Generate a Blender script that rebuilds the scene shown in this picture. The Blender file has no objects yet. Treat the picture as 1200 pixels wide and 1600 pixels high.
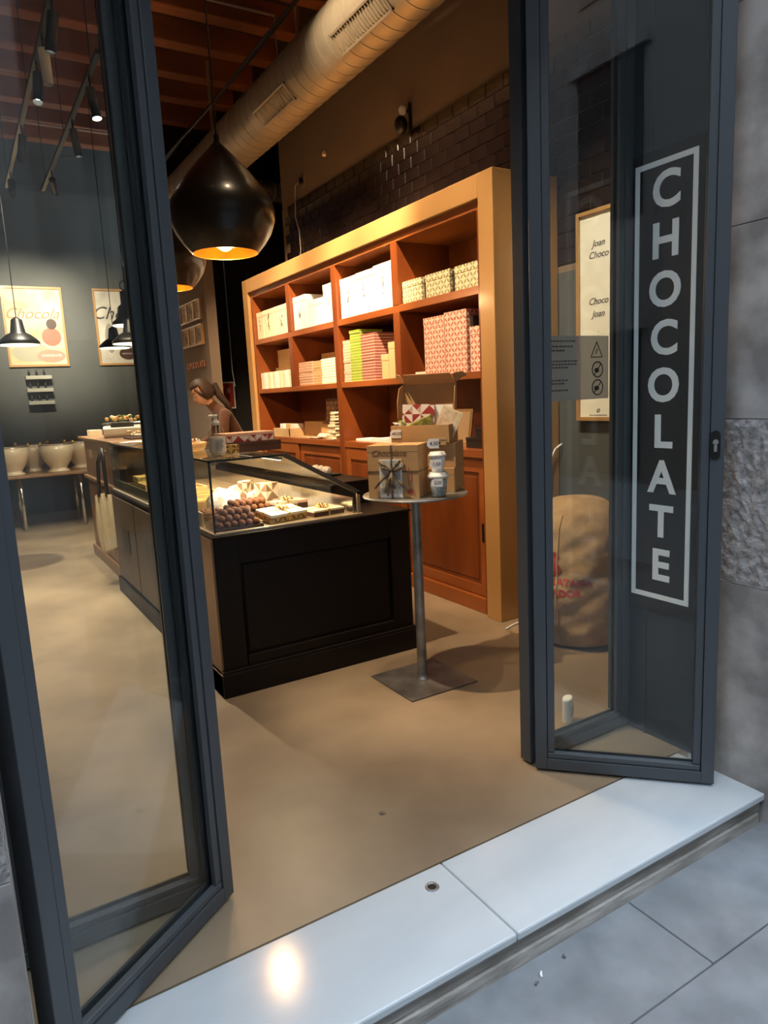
import bpy, bmesh, math, random
from mathutils import Vector, Matrix
random.seed(7)
PI = math.pi
scene = bpy.context.scene
COL = scene.collection

# ------------------------------------------------------------------ camera
F_PX = 1100.0
def make_camera():
    yaw, pitch, roll = .5375, -.166, -.049
    cy, sy, cp, sp = math.cos(yaw), math.sin(yaw), math.cos(pitch), math.sin(pitch)
    fwd = Vector((sy*cp, cy*cp, sp)); right = Vector((cy, -sy, 0)); up = right.cross(fwd)
    cr, sr = math.cos(roll), math.sin(roll)
    r2 = right*cr + up*sr; u2 = -right*sr + up*cr
    m = Matrix((r2, u2, -fwd)).transposed().to_4x4(); m.translation = (0, 0, 1.5)
    cd = bpy.data.cameras.new('camera'); cd.sensor_fit = 'VERTICAL'; cd.sensor_height = 32.0
    cd.lens = 32.0*F_PX/1600.0; cd.clip_start = .02; cd.clip_end = 200
    co = bpy.data.objects.new('camera', cd); COL.objects.link(co); co.matrix_world = m
    scene.camera = co
make_camera()

# ------------------------------------------------------------------ world, exposure
SKY_STRENGTH = 5.2
w = bpy.data.worlds.new('overcast_sky'); scene.world = w; w.use_nodes = True
bg = w.node_tree.nodes['Background']; bg.inputs[0].default_value = (.74, .86, 1.0, 1); bg.inputs[1].default_value = SKY_STRENGTH
vs = scene.view_settings
vs.view_transform = 'Standard'; vs.look = 'None'; vs.exposure = 0.10; vs.gamma = 1.0; vs.use_curve_mapping = False
WARM = (1.0, .745, .47); WARM2 = (1.0, .62, .30); NEUT = (1.0, .84, .64)

# ------------------------------------------------------------------ materials
MATS = {}
def mat(name, col, rough=.5, metal=0.0, var=0.0, scale=8.0, bump=0.0, stretch=(1, 1, 1), coat=0.0, emit=None, estr=0.0, col2=None, spec=.5, detail=6.0, sheen=0.0, lo=.3, hi=.7):
    if name in MATS: return MATS[name]
    m = bpy.data.materials.new(name); m.use_nodes = True; nt = m.node_tree; b = nt.nodes['Principled BSDF']
    b.inputs['Base Color'].default_value = (*col, 1); b.inputs['Roughness'].default_value = rough
    b.inputs['Metallic'].default_value = metal; b.inputs['Coat Weight'].default_value = coat
    b.inputs['Coat Roughness'].default_value = .15; b.inputs['Specular IOR Level'].default_value = spec
    b.inputs['Sheen Weight'].default_value = sheen
    if emit: b.inputs['Emission Color'].default_value = (*emit, 1); b.inputs['Emission Strength'].default_value = estr
    if var or bump or col2:
        tc = nt.nodes.new('ShaderNodeTexCoord'); mp = nt.nodes.new('ShaderNodeMapping'); mp.inputs['Scale'].default_value = stretch
        nz = nt.nodes.new('ShaderNodeTexNoise'); nz.inputs['Scale'].default_value = scale; nz.inputs['Detail'].default_value = detail
        nt.links.new(tc.outputs['Object'], mp.inputs[0]); nt.links.new(mp.outputs[0], nz.inputs['Vector'])
        if var or col2:
            cr = nt.nodes.new('ShaderNodeValToRGB'); cr.color_ramp.elements[0].position = lo; cr.color_ramp.elements[1].position = hi
            a = tuple(c*(1-var) for c in col) if not col2 else col; c2 = col2 or tuple(min(1, c*(1+var)) for c in col)
            cr.color_ramp.elements[0].color = (*a, 1); cr.color_ramp.elements[1].color = (*c2, 1)
            nt.links.new(nz.outputs['Fac'], cr.inputs[0]); nt.links.new(cr.outputs[0], b.inputs['Base Color'])
        if bump:
            bp = nt.nodes.new('ShaderNodeBump'); bp.inputs['Strength'].default_value = bump; bp.inputs['Distance'].default_value = .02
            nt.links.new(nz.outputs['Fac'], bp.inputs['Height']); nt.links.new(bp.outputs[0], b.inputs['Normal'])
    MATS[name] = m
    return m
def mat_glass(name, tint, ior=1.5, rough=0.0):
    if name in MATS: return MATS[name]
    m = bpy.data.materials.new(name); m.use_nodes = True; nt = m.node_tree; nt.nodes.remove(nt.nodes['Principled BSDF'])
    tr = nt.nodes.new('ShaderNodeBsdfTransparent'); tr.inputs[0].default_value = (*tint, 1)
    gl = nt.nodes.new('ShaderNodeBsdfGlossy'); gl.inputs['Roughness'].default_value = rough
    # Schlick reflectance of one glass face, the same seen from either side
    f0 = ((ior-1)/(ior+1))**2
    lw = nt.nodes.new('ShaderNodeLayerWeight'); lw.inputs[0].default_value = .5
    pw = nt.nodes.new('ShaderNodeMath'); pw.operation = 'POWER'; nt.links.new(lw.outputs['Facing'], pw.inputs[0]); pw.inputs[1].default_value = 5.0
    fr = nt.nodes.new('ShaderNodeMath'); fr.operation = 'MULTIPLY_ADD'; nt.links.new(pw.outputs[0], fr.inputs[0]); fr.inputs[1].default_value = 1-f0; fr.inputs[2].default_value = f0
    mx = nt.nodes.new('ShaderNodeMixShader'); nt.links.new(fr.outputs[0], mx.inputs[0]); nt.links.new(tr.outputs[0], mx.inputs[1]); nt.links.new(gl.outputs[0], mx.inputs[2])
    nt.links.new(mx.outputs[0], nt.nodes['Material Output'].inputs[0]); MATS[name] = m
    return m
def _math(nt, op, a, b=None):
    n = nt.nodes.new('ShaderNodeMath'); n.operation = op
    for i, v in enumerate((a, b)):
        if v is None: continue
        if isinstance(v, (int, float)): n.inputs[i].default_value = v
        else: nt.links.new(v, n.inputs[i])
    return n.outputs[0]
def mat_pattern(name, c1, c2, c3, cell=.04, kind='tri', rough=.5, axes=('X', 'Z')):
    """printed box paper: 'tri' = folded-paper triangles, 'leaf' = small leaf sprigs"""
    if name in MATS: return MATS[name]
    m = bpy.data.materials.new(name); m.use_nodes = True; nt = m.node_tree; b = nt.nodes['Principled BSDF']; b.inputs['Roughness'].default_value = rough
    tc = nt.nodes.new('ShaderNodeTexCoord'); sp = nt.nodes.new('ShaderNodeSeparateXYZ'); nt.links.new(tc.outputs['Object'], sp.inputs[0])
    # one print works on every face: fold depth into the first axis
    u0 = _math(nt, 'ADD', sp.outputs['X'], sp.outputs['Y']); v0 = sp.outputs['Z'] if 'Z' in axes else _math(nt, 'SUBTRACT', sp.outputs['X'], sp.outputs['Y'])
    u = _math(nt, 'MULTIPLY', u0, 1/cell); v = _math(nt, 'MULTIPLY', v0, 1/cell)
    fu = _math(nt, 'FRACT', u); fv = _math(nt, 'FRACT', v)
    cu = _math(nt, 'FLOOR', u); cv = _math(nt, 'FLOOR', v)
    par = _math(nt, 'ABSOLUTE', _math(nt, 'MODULO', _math(nt, 'ADD', cu, cv), 2.0))
    if kind == 'tri':
        t1 = _math(nt, 'GREATER_THAN', _math(nt, 'ADD', fu, fv), 1.0); t2 = _math(nt, 'GREATER_THAN', fu, fv)
        fac = _math(nt, 'ADD', _math(nt, 'MULTIPLY', t1, _math(nt, 'SUBTRACT', 1.0, par)), _math(nt, 'MULTIPLY', t2, par))
        h_ = _math(nt, 'FRACT', _math(nt, 'MULTIPLY', _math(nt, 'SINE', _math(nt, 'ADD', _math(nt, 'MULTIPLY', cu, 12.99), _math(nt, 'MULTIPLY', cv, 78.23))), 437.5)); fac = _math(nt, 'ABSOLUTE', _math(nt, 'SUBTRACT', fac, _math(nt, 'GREATER_THAN', h_, .62))); f2 = _math(nt, 'MULTIPLY', _math(nt, 'MULTIPLY', t2, t1), _math(nt, 'LESS_THAN', h_, .3))
    else:
        # slanted leaves, alternating direction
        s = _math(nt, 'SUBTRACT', _math(nt, 'MULTIPLY', par, 2.0), 1.0)
        du = _math(nt, 'SUBTRACT', fu, .5); dv = _math(nt, 'SUBTRACT', fv, .5)
        a = _math(nt, 'ADD', _math(nt, 'MULTIPLY', du, s), dv); c = _math(nt, 'SUBTRACT', _math(nt, 'MULTIPLY', du, s), dv)
        d = _math(nt, 'ADD', _math(nt, 'MULTIPLY', _math(nt, 'ABSOLUTE', a), .75), _math(nt, 'MULTIPLY', _math(nt, 'ABSOLUTE', c), 2.0))
        fac = _math(nt, 'LESS_THAN', d, .72); f2 = _math(nt, 'LESS_THAN', d, .16)
    mx = nt.nodes.new('ShaderNodeMix'); mx.data_type = 'RGBA'; nt.links.new(fac, mx.inputs[0]); mx.inputs[6].default_value = (*c1, 1); mx.inputs[7].default_value = (*c2, 1)
    m2 = nt.nodes.new('ShaderNodeMix'); m2.data_type = 'RGBA'; nt.links.new(f2, m2.inputs[0]); nt.links.new(mx.outputs[2], m2.inputs[6]); m2.inputs[7].default_value = (*c3, 1)
    nt.links.new(m2.outputs[2], b.inputs['Base Color']); MATS[name] = m
    return m

frame_m = mat('anthracite_aluminium', (.056, .063, .071), .38, .0, spec=.55)
jamb_m = mat('jamb_cladding', (.026, .033, .040), .42)
frame_dark = mat('black_gasket', (.008, .008, .009), .6)
glass_m = mat_glass('door_glass', (.965, .985, .975), 1.52)
case_glass = mat_glass('display_glass', (.95, .97, .95), 1.5)
marble_m = mat('white_marble', (.50, .535, .555), .13, col2=(.585, .62, .64), scale=2.2, stretch=(1, 2.5, 1), detail=8, spec=.35)
stone_m = mat('grey_limestone', (.21, .195, .185), .9, col2=(.46, .43, .405), scale=4.5, bump=.5, detail=15, lo=.38, hi=.64)
stone_rough = mat('punched_limestone', (.19, .18, .17), .95, col2=(.44, .41, .40), scale=34, bump=1.0, detail=8)
riser_m = mat('worn_riser_stone', (.20, .18, .155), .85, col2=(.50, .47, .43), scale=5, stretch=(1, 1, 5), bump=.4, detail=10)
pave_m = mat('paving_stone', (.15, .16, .172), .75, col2=(.235, .245, .258), scale=6, bump=.12, detail=12)
joint_m = mat('dark_joint', (.13, .125, .12), .95, bump=.3, scale=40)
floor_m = mat('polished_cement', (.19, .138, .088), .40, col2=(.325, .245, .162), scale=1.3, detail=14, bump=.02, spec=.4, lo=.36, hi=.64)
cherry = mat('cherry_wood', (.13, .029, .0055), .38, col2=(.235, .060, .012), scale=5, stretch=(1, 1, .25), detail=8, coat=.25)
cherry_h = mat('cherry_wood_rail', (.22, .055, .010), .38, col2=(.36, .105, .022), scale=5, stretch=(1, .25, 1), detail=8, coat=.25)
oak = mat('honey_oak', (.39, .205, .070), .42, col2=(.48, .27, .10), scale=3, stretch=(1, .3, .3), detail=6, coat=.15)
darkwood = mat('black_stained_wood', (.006, .0035, .003), .45, col2=(.010, .0055, .004), scale=6, stretch=(1, 1, .2), spec=.25)
walnut = mat('brown_cabinet_wood', (.22, .115, .055), .4, col2=(.31, .17, .085), scale=5, stretch=(1, 1, .22), detail=8, coat=.2)
steel_dark = mat('dark_brown_side_panel', (.10, .068, .042), .45, .0, var=.12, scale=5)
tile_m = mat('black_glazed_tile', (.016, .010, .009), .13, spec=.6, var=.25, scale=3)
grout_m = mat('dark_grout', (.20, .135, .09), .8)
wall_brown = mat('taupe_paint', (.20, .145, .10), .8, var=.06, scale=2)
wall_grey = mat('slate_grey_paint', (.085, .088, .084), .6, var=.08, scale=1.5)
wall_black = mat('black_paint', (.012, .010, .010), .7)
ceil_m = mat('dark_ceiling_vault', (.045, .022, .014), .9, var=.3, scale=6)
beam_m = mat('old_timber', (.22, .065, .020), .7, col2=(.36, .12, .04), scale=4, stretch=(.2, 1, 1), bump=.3, detail=10)
duct_m = mat('galvanised_duct', (.50, .44, .335), .5, .7, var=.10, scale=3)
black_metal = mat('matte_black_metal', (.012, .011, .010), .38, .3)
pend_black = mat('black_lacquer_brass', (.014, .011, .008), .33, .4, coat=.3)
gold_m = mat('hammered_gold', (.95, .56, .14), .3, 1.0)
bulb_m = mat('warm_bulb', (1, .8, .5), .5, emit=(1.0, .72, .36), estr=10.0)
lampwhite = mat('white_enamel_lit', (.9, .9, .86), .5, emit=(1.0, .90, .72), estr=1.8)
led_m = mat('cool_led', (1, 1, 1), .5, emit=(1.0, .95, .85), estr=14.0)
case_led = mat('case_led', (1, 1, 1), .5, emit=(1.0, .88, .66), estr=7.0)
kraft = mat('kraft_card', (.52, .31, .135), .75, var=.06, scale=20)
kraft_lt = mat('light_kraft', (.56, .38, .19), .7, var=.05, scale=15)
white_card = mat('white_card', (.82, .79, .74), .6)
cream_card = mat('cream_card', (.78, .66, .45), .6)
pink_card = mat('pink_card', (.72, .42, .33), .6)
green_card = mat('lime_card', (.27, .40, .02), .6)
red_card = mat('plum_card', (.30, .085, .07), .6)
black_card = mat('black_card', (.015, .011, .010), .5)
brown_card = mat('dark_brown_card', (.060, .022, .016), .5)
wood_card = mat('thin_box_line', (.35, .2, .1), .7)
ink = mat('black_ink', (.02, .015, .012), .6)
redink = mat('red_ink', (.45, .035, .03), .7)
paper = mat('white_paper', (.86, .86, .86), .7)
ribbon = mat('dark_printed_ribbon', (.03, .014, .010), .5, col2=(.34, .23, .12), scale=45)
chrome = mat('chrome', (.75, .75, .73), .18, 1.0)
zinc = mat('worn_steel', (.16, .155, .15), .42, .75, col2=(.42, .42, .42), scale=9, detail=10)
zincplate = mat('scuffed_floor_plate', (.085, .078, .072), .45, .6, col2=(.24, .225, .21), scale=7, detail=10)
choc = mat('cocoa_dusted', (.17, .058, .018), .8, var=.2, scale=40)
choc_dk = mat('dark_chocolate', (.055, .018, .008), .45)
yellow_c = mat('candied_orange_peel', (.72, .43, .10), .5, var=.2, scale=30)
pal_wood = mat('pale_wood_crate', (.62, .43, .19), .6, var=.1, scale=12)
sack_m = mat('burlap', (.36, .23, .115), .95, col2=(.50, .34, .18), scale=14, bump=.35, detail=12)
canvas = mat('cotton_canvas', (.62, .50, .33), .9, var=.06, scale=30)
porcelain = mat('cream_porcelain', (.74, .62, .44), .3, coat=.4)
brass = mat('brass', (.75, .48, .17), .3, 1.0)
plastic_w = mat('white_plastic', (.78, .78, .76), .4)
clear_p = mat_glass('clear_plastic', (.88, .90, .88), 1.4, .05)
skin_m = mat('skin', (.60, .34, .22), .55)
hair_m = mat('dark_brown_hair', (.022, .011, .007), .6, col2=(.055, .027, .016), scale=20, stretch=(1, 1, .2))
sweater = mat('brown_knit', (.11, .042, .020), .9, var=.12, scale=25, sheen=.3)
denim = mat('blue_denim', (.10, .14, .20), .9, var=.15, scale=40)
sign_black = mat('sign_black_board', (.010, .009, .009), .35)
sign_white = mat('sign_white_vinyl', (.90, .92, .93), .5)
green_leaf = mat('green_leaf', (.12, .20, .04), .7)
red_tri = mat_pattern('red_triangle_print', (.80, .72, .66), (.34, .035, .03), (.55, .40, .36), .045, 'tri')
red_tri_s = mat_pattern('small_red_triangle_print', (.80, .72, .66), (.34, .035, .03), (.55, .40, .36), .0352, 'tri')
red_leaf = mat_pattern('red_leaf_print', (.86, .62, .52), (.52, .10, .05), (.75, .35, .25), .034, 'leaf')
olive_leaf = mat_pattern('olive_leaf_print', (.80, .70, .48), (.26, .24, .10), (.6, .5, .3), .034, 'leaf')
gold_leaf = mat_pattern('gold_leaf_print', (.52, .33, .08), (.06, .04, .02), (.75, .55, .2), .03, 'leaf')
brown_leaf = mat_pattern('brown_leaf_print', (.35, .20, .10), (.07, .03, .015), (.5, .32, .16), .05, 'leaf')
cream_tri = mat_pattern('brown_triangle_print', (.80, .68, .48), (.30, .16, .08), (.6, .4, .22), .05, 'tri')

# ------------------------------------------------------------------ mesh helpers
class MB:
    def __init__(s): s.v = []; s.f = []
    def _add(s, vs, fs):
        o = len(s.v); s.v += [tuple(v) for v in vs]; s.f += [tuple(i+o for i in f) for f in fs]; return s
    def box(s, x0, x1, y0, y1, z0, z1, M=None):
        vs = [(x0, y0, z0), (x1, y0, z0), (x1, y1, z0), (x0, y1, z0), (x0, y0, z1), (x1, y0, z1), (x1, y1, z1), (x0, y1, z1)]
        if M: vs = [M @ Vector(v) for v in vs]
        return s._add(vs, [(0, 3, 2, 1), (4, 5, 6, 7), (0, 1, 5, 4), (1, 2, 6, 5), (2, 3, 7, 6), (3, 0, 4, 7)])
    def prism(s, prof, a0, a1, axis='Y', M=None):
        n = len(prof)
        def pt(p, a):
            return (p[0], a, p[1]) if axis == 'Y' else (a, p[0], p[1]) if axis == 'X' else (p[0], p[1], a)
        vs = [pt(p, a0) for p in prof] + [pt(p, a1) for p in prof]
        if M: vs = [M @ Vector(v) for v in vs]
        return s._add(vs, [tuple(range(n)), tuple(range(2*n-1, n-1, -1))] + [(i, i+n, (i+1) % n+n, (i+1) % n) for i in range(n)])
    def lathe(s, prof, n=32, c=(0, 0, 0), close=False):
        vs = []; fs = []; k = len(prof)
        for j in range(n):
            a = 2*PI*j/n
            for r, z in prof: vs.append((c[0]+r*math.cos(a), c[1]+r*math.sin(a), c[2]+z))
        for j in range(n):
            q = (j+1) % n
            for i in range(k-1): fs.append((j*k+i, q*k+i, q*k+i+1, j*k+i+1))
        if not close:
            if prof[0][0] > 1e-6: fs.append(tuple(j*k for j in range(n))[::-1])
            if prof[-1][0] > 1e-6: fs.append(tuple(j*k+k-1 for j in range(n)))
        return s._add(vs, fs)
    def tube(s, pts, r, n=8, cap=True):
        pts = [Vector(p) for p in pts]; rs = r if isinstance(r, (list, tuple)) else [r]*len(pts)
        vs = []; fs = []; prev = None
        for i, p in enumerate(pts):
            t = (pts[min(i+1, len(pts)-1)]-pts[max(i-1, 0)]).normalized()
            if prev is None: a = t.orthogonal().normalized()
            else: a = (prev - t*prev.dot(t)).normalized()
            prev = a; b = t.cross(a)
            for j in range(n):
                an = 2*PI*j/n; vs.append(p+(a*math.cos(an)+b*math.sin(an))*rs[i])
        for i in range(len(pts)-1):
            for j in range(n): fs.append((i*n+j, i*n+(j+1) % n, (i+1)*n+(j+1) % n, (i+1)*n+j))
        if cap: fs.append(tuple(range(n))[::-1]); fs.append(tuple((len(pts)-1)*n+j for j in range(n)))
        return s._add(vs, fs)
    def ball(s, c, r, n=10, m=7, sc=(1, 1, 1)):
        prof = [(r*math.sin(PI*i/m), -r*math.cos(PI*i/m)) for i in range(m+1)]; prof[0] = (0, -r); prof[-1] = (0, r)
        t = MB().lathe(prof, n, close=True)
        return s._add([(c[0]+x*sc[0], c[1]+y*sc[1], c[2]+z*sc[2]) for x, y, z in t.v], t.f)
    def mesh(s, name, m, smooth=False):
        me = bpy.data.meshes.new(name); me.from_pydata(s.v, [], s.f)
        bm = bmesh.new(); bm.from_mesh(me); bmesh.ops.remove_doubles(bm, verts=bm.verts, dist=1e-6); bmesh.ops.recalc_face_normals(bm, faces=bm.faces); bm.to_mesh(me); bm.free()
        me.materials.append(m)
        if smooth: me.shade_smooth()
        return me
    def build(s, name, m, parent=None, smooth=False, bevel=0.0, world=False):
        """world=True: vertices are in world coordinates, moved to the parent's frame"""
        me = s.mesh(name, m, smooth); o = bpy.data.objects.new(name, me); COL.objects.link(o)
        if parent is not None:
            o.parent = parent
            if world: me.transform(Matrix.Translation(-Vector(parent.location)))
        if bevel:
            b = o.modifiers.new('bevel', 'BEVEL'); b.width = bevel; b.segments = 2; b.limit_method = 'ANGLE'
        return o
def tag(o, label=None, cat=None, group=None, kind=None):
    if label: o['label'] = label
    if cat: o['category'] = cat
    if group: o['group'] = group
    if kind: o['kind'] = kind
    return o
def thing(name, label, cat, loc=(0, 0, 0), rz=0.0, group=None):
    o = bpy.data.objects.new(name, None); COL.objects.link(o); o.location = loc; o.rotation_euler = (0, 0, rz); o.empty_display_size = .1
    return tag(o, label, cat, group)
def struct(name, loc=(0, 0, 0), label=None):
    o = bpy.data.objects.new(name, None); COL.objects.link(o); o.location = loc; o['kind'] = 'structure'
    if label: o['label'] = label
    return o
def link_part(name, me, parent, loc=(0, 0, 0), rot=(0, 0, 0)):
    o = bpy.data.objects.new(name, me); COL.objects.link(o); o.parent = parent; o.location = loc; o.rotation_euler = rot
    return o
def copy_tree(o, parent=None, loc=None, rz=None, label=None, group=None):
    c = o.copy(); COL.objects.link(c); c.parent = parent
    if loc is not None: c.location = loc
    if rz is not None: c.rotation_euler = (0, 0, rz)
    if label: c['label'] = label
    if group: c['group'] = group
    for ch in list(o.children): copy_tree(ch, c)
    return c
def text_mesh(body, size, m, extrude=.001, offset=0.0, align='CENTER', shear=0.0, space=1.0):
    cu = bpy.data.curves.new('lettering', 'FONT'); cu.body = body; cu.size = size; cu.extrude = extrude; cu.offset = offset
    cu.align_x = align; cu.align_y = 'CENTER'; cu.shear = shear; cu.space_character = space; cu.resolution_u = 4
    o = bpy.data.objects.new('lettering', cu); COL.objects.link(o)
    me = bpy.data.meshes.new_from_object(o.evaluated_get(bpy.context.evaluated_depsgraph_get()))
    bpy.data.objects.remove(o); bpy.data.curves.remove(cu); me.materials.clear(); me.materials.append(m)
    return me
def frame_of(origin, right, up):
    """matrix whose local x = right, y = up, z = outward normal"""
    r = Vector(right).normalized(); u = Vector(up).normalized(); n = r.cross(u)
    m = Matrix((r, u, n)).transposed().to_4x4(); m.translation = Vector(origin)
    return m
def put_text(name, body, size, m, parent, M, **k):
    """M is in the parent's frame"""
    me = text_mesh(body, size, m, **k); o = bpy.data.objects.new(name, me); COL.objects.link(o); o.parent = parent
    o.matrix_parent_inverse = Matrix(); o.matrix_local = M
    return o
def spot(name, parent, loc, target, energy, col, angle=50, blend=.6, size=.04):
    ld = bpy.data.lights.new(name, 'SPOT'); ld.energy = energy; ld.color = col; ld.spot_size = math.radians(angle); ld.spot_blend = blend; ld.shadow_soft_size = size
    o = bpy.data.objects.new(name, ld); COL.objects.link(o); o.parent = parent
    o.location = loc; d = Vector(target)-Vector(loc); o.rotation_euler = d.to_track_quat('-Z', 'Y').to_euler()
    return o
def point(name, parent, loc, energy, col, size=.04):
    ld = bpy.data.lights.new(name, 'POINT'); ld.energy = energy; ld.color = col; ld.shadow_soft_size = size
    o = bpy.data.objects.new(name, ld); COL.objects.link(o); o.parent = parent; o.location = loc
    return o

# ================================================================== SETTING
# ---- shop floor and street
floor = struct('floor', (1, 6, 0)); MB().box(-1.25, 4.6, 1.704, 11.6, -.2, 0).build('cement_slab', floor_m, floor, world=True)
MB().lathe([(0, .0), (.011, .0), (.013, .0015), (.012, .002), (.006, .001), (0, .0008)], 14, (1.148, 2.04, 0)).build('floor_stud', zincplate, floor, world=True)
ZS = -.118
street = struct('floor_street', (1.5, 0, ZS))
MB().box(-16, 16, -5.2, 1.40, ZS-.15, ZS-.008).build('paving_bed', joint_m, street, world=True)
MB().box(-16, 16, -5.2, -1.3, ZS-.05, ZS).build('far_paving', pave_m, street, world=True)
rows = [(1.352, 1.047), (1.047, .50), (.50, -.10), (-.10, -.70), (-.70, -1.3)]
offs = [1.628, 1.20, 1.55, 1.05, 1.4]
for (ya, yb), o in zip(rows, offs):
    x = o-2*.84
    while x < 4.6:
        MB().box(x+.0015, x+.8385, yb+.0015, ya-.0015, ZS-.05, ZS+random.uniform(-.002, .001)).build('paving_slab', pave_m, street, bevel=.004, world=True); x += .84
MB().box(-16, -.9, -1.3, 1.2, ZS-.05, ZS-.001).build('far_paving', pave_m, street, world=True)
MB().box(5.0, 16, -1.3, 1.2, ZS-.05, ZS-.001).build('far_paving', pave_m, street, world=True)
# ---- marble step
step = thing('marble_step', 'white marble doorstep of two slabs across the shop entrance', 'step', (1.16, 1.5, ZS))
MB().box(-.03, 1.1605, 1.333, 1.70, -.028, 0).build('slab', marble_m, step, bevel=.006, world=True)
MB().box(1.1635, 2.35, 1.333, 1.70, -.028, 0).build('slab', marble_m, step, bevel=.006, world=True)
MB().box(-.03, 2.35, 1.352, 1.70, ZS-.01, -.028).build('riser', riser_m, step, world=True)
MB().box(-.03, 2.33, 1.340, 1.352, ZS-.01, ZS+.042).build('riser_ledge', riser_m, step, bevel=.004, world=True)
MB().lathe([(.008, .0005), (.013, .0005), (.014, .003), (.020, .003), (.022, .001), (.022, .0)], 20, (1.073, 1.622, 0), close=True).build('floor_socket_ring', zinc, step, True, world=True)
MB().lathe([(0, .0012), (.0135, .0012), (.0135, .0004), (0, .0004)], 14, (1.073, 1.622, 0), close=True).build('socket_hole', frame_dark, step, world=True)
# litter on the pavement
def litter(x, y, s, m, label, cat, rz):
    o = thing('litter', label, cat, (x, y, ZS), rz, 'litter on the pavement')
    MB().tube([(0, 0, .003), (s, .002, .004), (s*1.9, 0, .003)], [.003, .0035, .003], 6).build('scrap', m, o); return o
litter(1.197, 1.277, .010, paper, 'small white cigarette butt on the pavement below the step', 'litter', .9)
litter(1.165, 1.268, .007, joint_m, 'dark crumb beside the cigarette butt', 'litter', .3)
litter(1.30, 1.29, .006, joint_m, 'tiny dark crumb close to the step riser', 'litter', 1.3)

# ---- facade of stone blocks
def rough_block(x0, x1, y0, y1, z0, z1, name, m, parent, amp):
    bm = bmesh.new(); bmesh.ops.create_cube(bm, size=1)
    for v in bm.verts: v.co = Vector(((x0+x1)/2+v.co.x*(x1-x0), (y0+y1)/2+v.co.y*(y1-y0), (z0+z1)/2+v.co.z*(z1-z0)))
    if amp > .002:
        fs = [f for f in bm.faces if abs(f.normal.z) < .5]; es = {e for f in fs for e in f.edges}
        bmesh.ops.subdivide_edges(bm, edges=list(es), cuts=22, use_grid_fill=True)
        for v in bm.verts:
            if v.co.z > z0+.02 and v.co.z < z1-.02:
                v.co.x += random.uniform(-amp, amp*.3); v.co.y += random.uniform(-amp, amp*.3)
    me = bpy.data.meshes.new(name); bm.to_mesh(me); bm.free(); me.materials.append(m); me.transform(Matrix.Translation(-Vector(parent.location)))
    o = bpy.data.objects.new(name, me); COL.objects.link(o); o.parent = parent
    if amp <= .002:
        b = o.modifiers.new('bevel', 'BEVEL'); b.width = .003; b.segments = 2
    return o
facade = struct('wall_front', (3, 1.6, ZS))
MB().box(2.425, 6, 1.40, 2.05, ZS-.1, 3.4).box(2.75, 6, 1.23, 1.40, ZS-.1, 3.4).box(-6, -.115, 1.40, 2.05, ZS-.1, 3.4).box(-6, -.4, 1.23, 1.40, ZS-.1, 3.4).box(-6, 6, 1.23, 2.05, 3.4, 9.5).build('wall_core', stone_m, facade, world=True)
courses = [ZS-.02, .757, 1.353, 2.005, 2.70, 3.40]
for i in range(5):
    z0, z1 = courses[i]+.0008, courses[i+1]-.0008
    rg = i == 1
    rough_block(2.35, 3.1-.12*(i % 2), 1.20, 1.56, z0, z1, 'stone_block', stone_rough if rg else stone_m, facade, .007 if rg else 0)
    rough_block(3.104-.12*(i % 2), 4.3, 1.20, 1.40, z0, z1, 'stone_block', stone_rough if rg else stone_m, facade, .007 if rg else 0)
    rough_block(-.75-.1*(i % 2), -.016, 1.20, 1.60, z0, z1, 'stone_block', stone_rough if rg else stone_m, facade, .006 if rg else 0)
    rough_block(-2.0, -.754-.1*(i % 2), 1.20, 1.40, z0, z1, 'stone_block', stone_m, facade, 0)
# the house across the street, seen only in the glass
opp = struct('wall_opposite', (0, -5.2, ZS))
opp_m = mat('grey_opposite_plaster', (.26, .25, .24), .9, var=.1, scale=.8); opp_glass = mat('dark_window', (.03, .035, .04), .12)
MB().box(-16, 16, -5.9, -5.2, ZS-.1, 11).build('plaster', opp_m, opp, world=True)
MB().box(-16.4, -16, -5.9, 1.4, ZS-.1, 11).box(16, 16.4, -5.9, 1.4, ZS-.1, 11).box(-16.4, -6, 1.23, 2.05, ZS-.1, 11).box(6, 16.4, 1.23, 2.05, ZS-.1, 11).build('end_house', opp_m, opp, world=True)
for i in range(8):
    for z in (.0, 4.0, 7.3):
        x = -11.5+i*3.1
        MB().box(x, x+1.3, -5.22, -5.17, z, z+2.3).build('window_pane', opp_glass, opp, world=True)
        MB().box(x-.12, x+1.42, -5.2, -5.1, z+2.3, z+2.45).build('window_lintel', stone_m, opp, world=True)

# ---- inner shell
wl = struct('wall_left', (-1.2, 6, 0)); MB().box(-1.4, -1.2, 2.05, 11.6, 0, 5.4).build('plaster', wall_grey, wl, world=True)
wb = struct('wall_back', (0, 11.5, 0)); MB().box(-1.3, 4.6, 11.5, 11.7, 0, 5.4).build('plaster', wall_grey, wb, world=True)
wp = struct('wall_partition', (2.66, 9, 0)); MB().box(2.60, 2.72, 8.08, 11.6, 0, 3.5).build('plaster', wall_brown, wp, world=True)
wc = struct('wall_passage', (4.4, 9, 0))
MB().box(4.4, 4.6, 7.3, 9.8, 0, 5.4).box(2.72, 4.6, 9.6, 9.8, 0, 5.4).box(3.6, 4.4, 7.3, 7.58, 0, 5.4).build('plaster', wall_black, wc, world=True)
wr = struct('wall_right', (3.4, 5, 0))
MB().box(3.41, 3.62, 2.0, 7.6, 0, 5.4).build('plaster', wall_brown, wr, world=True)
MB().box(3.403, 3.412, 2.05, 3.5, 0, 2.29).build('dark_dado', wall_grey, wr, world=True)
MB().box(3.402, 3.414, 2.05, 7.6, 2.2, 3.556).build('grout_bed', grout_m, wr, world=True)
TW, TH = .187, .0935
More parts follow.
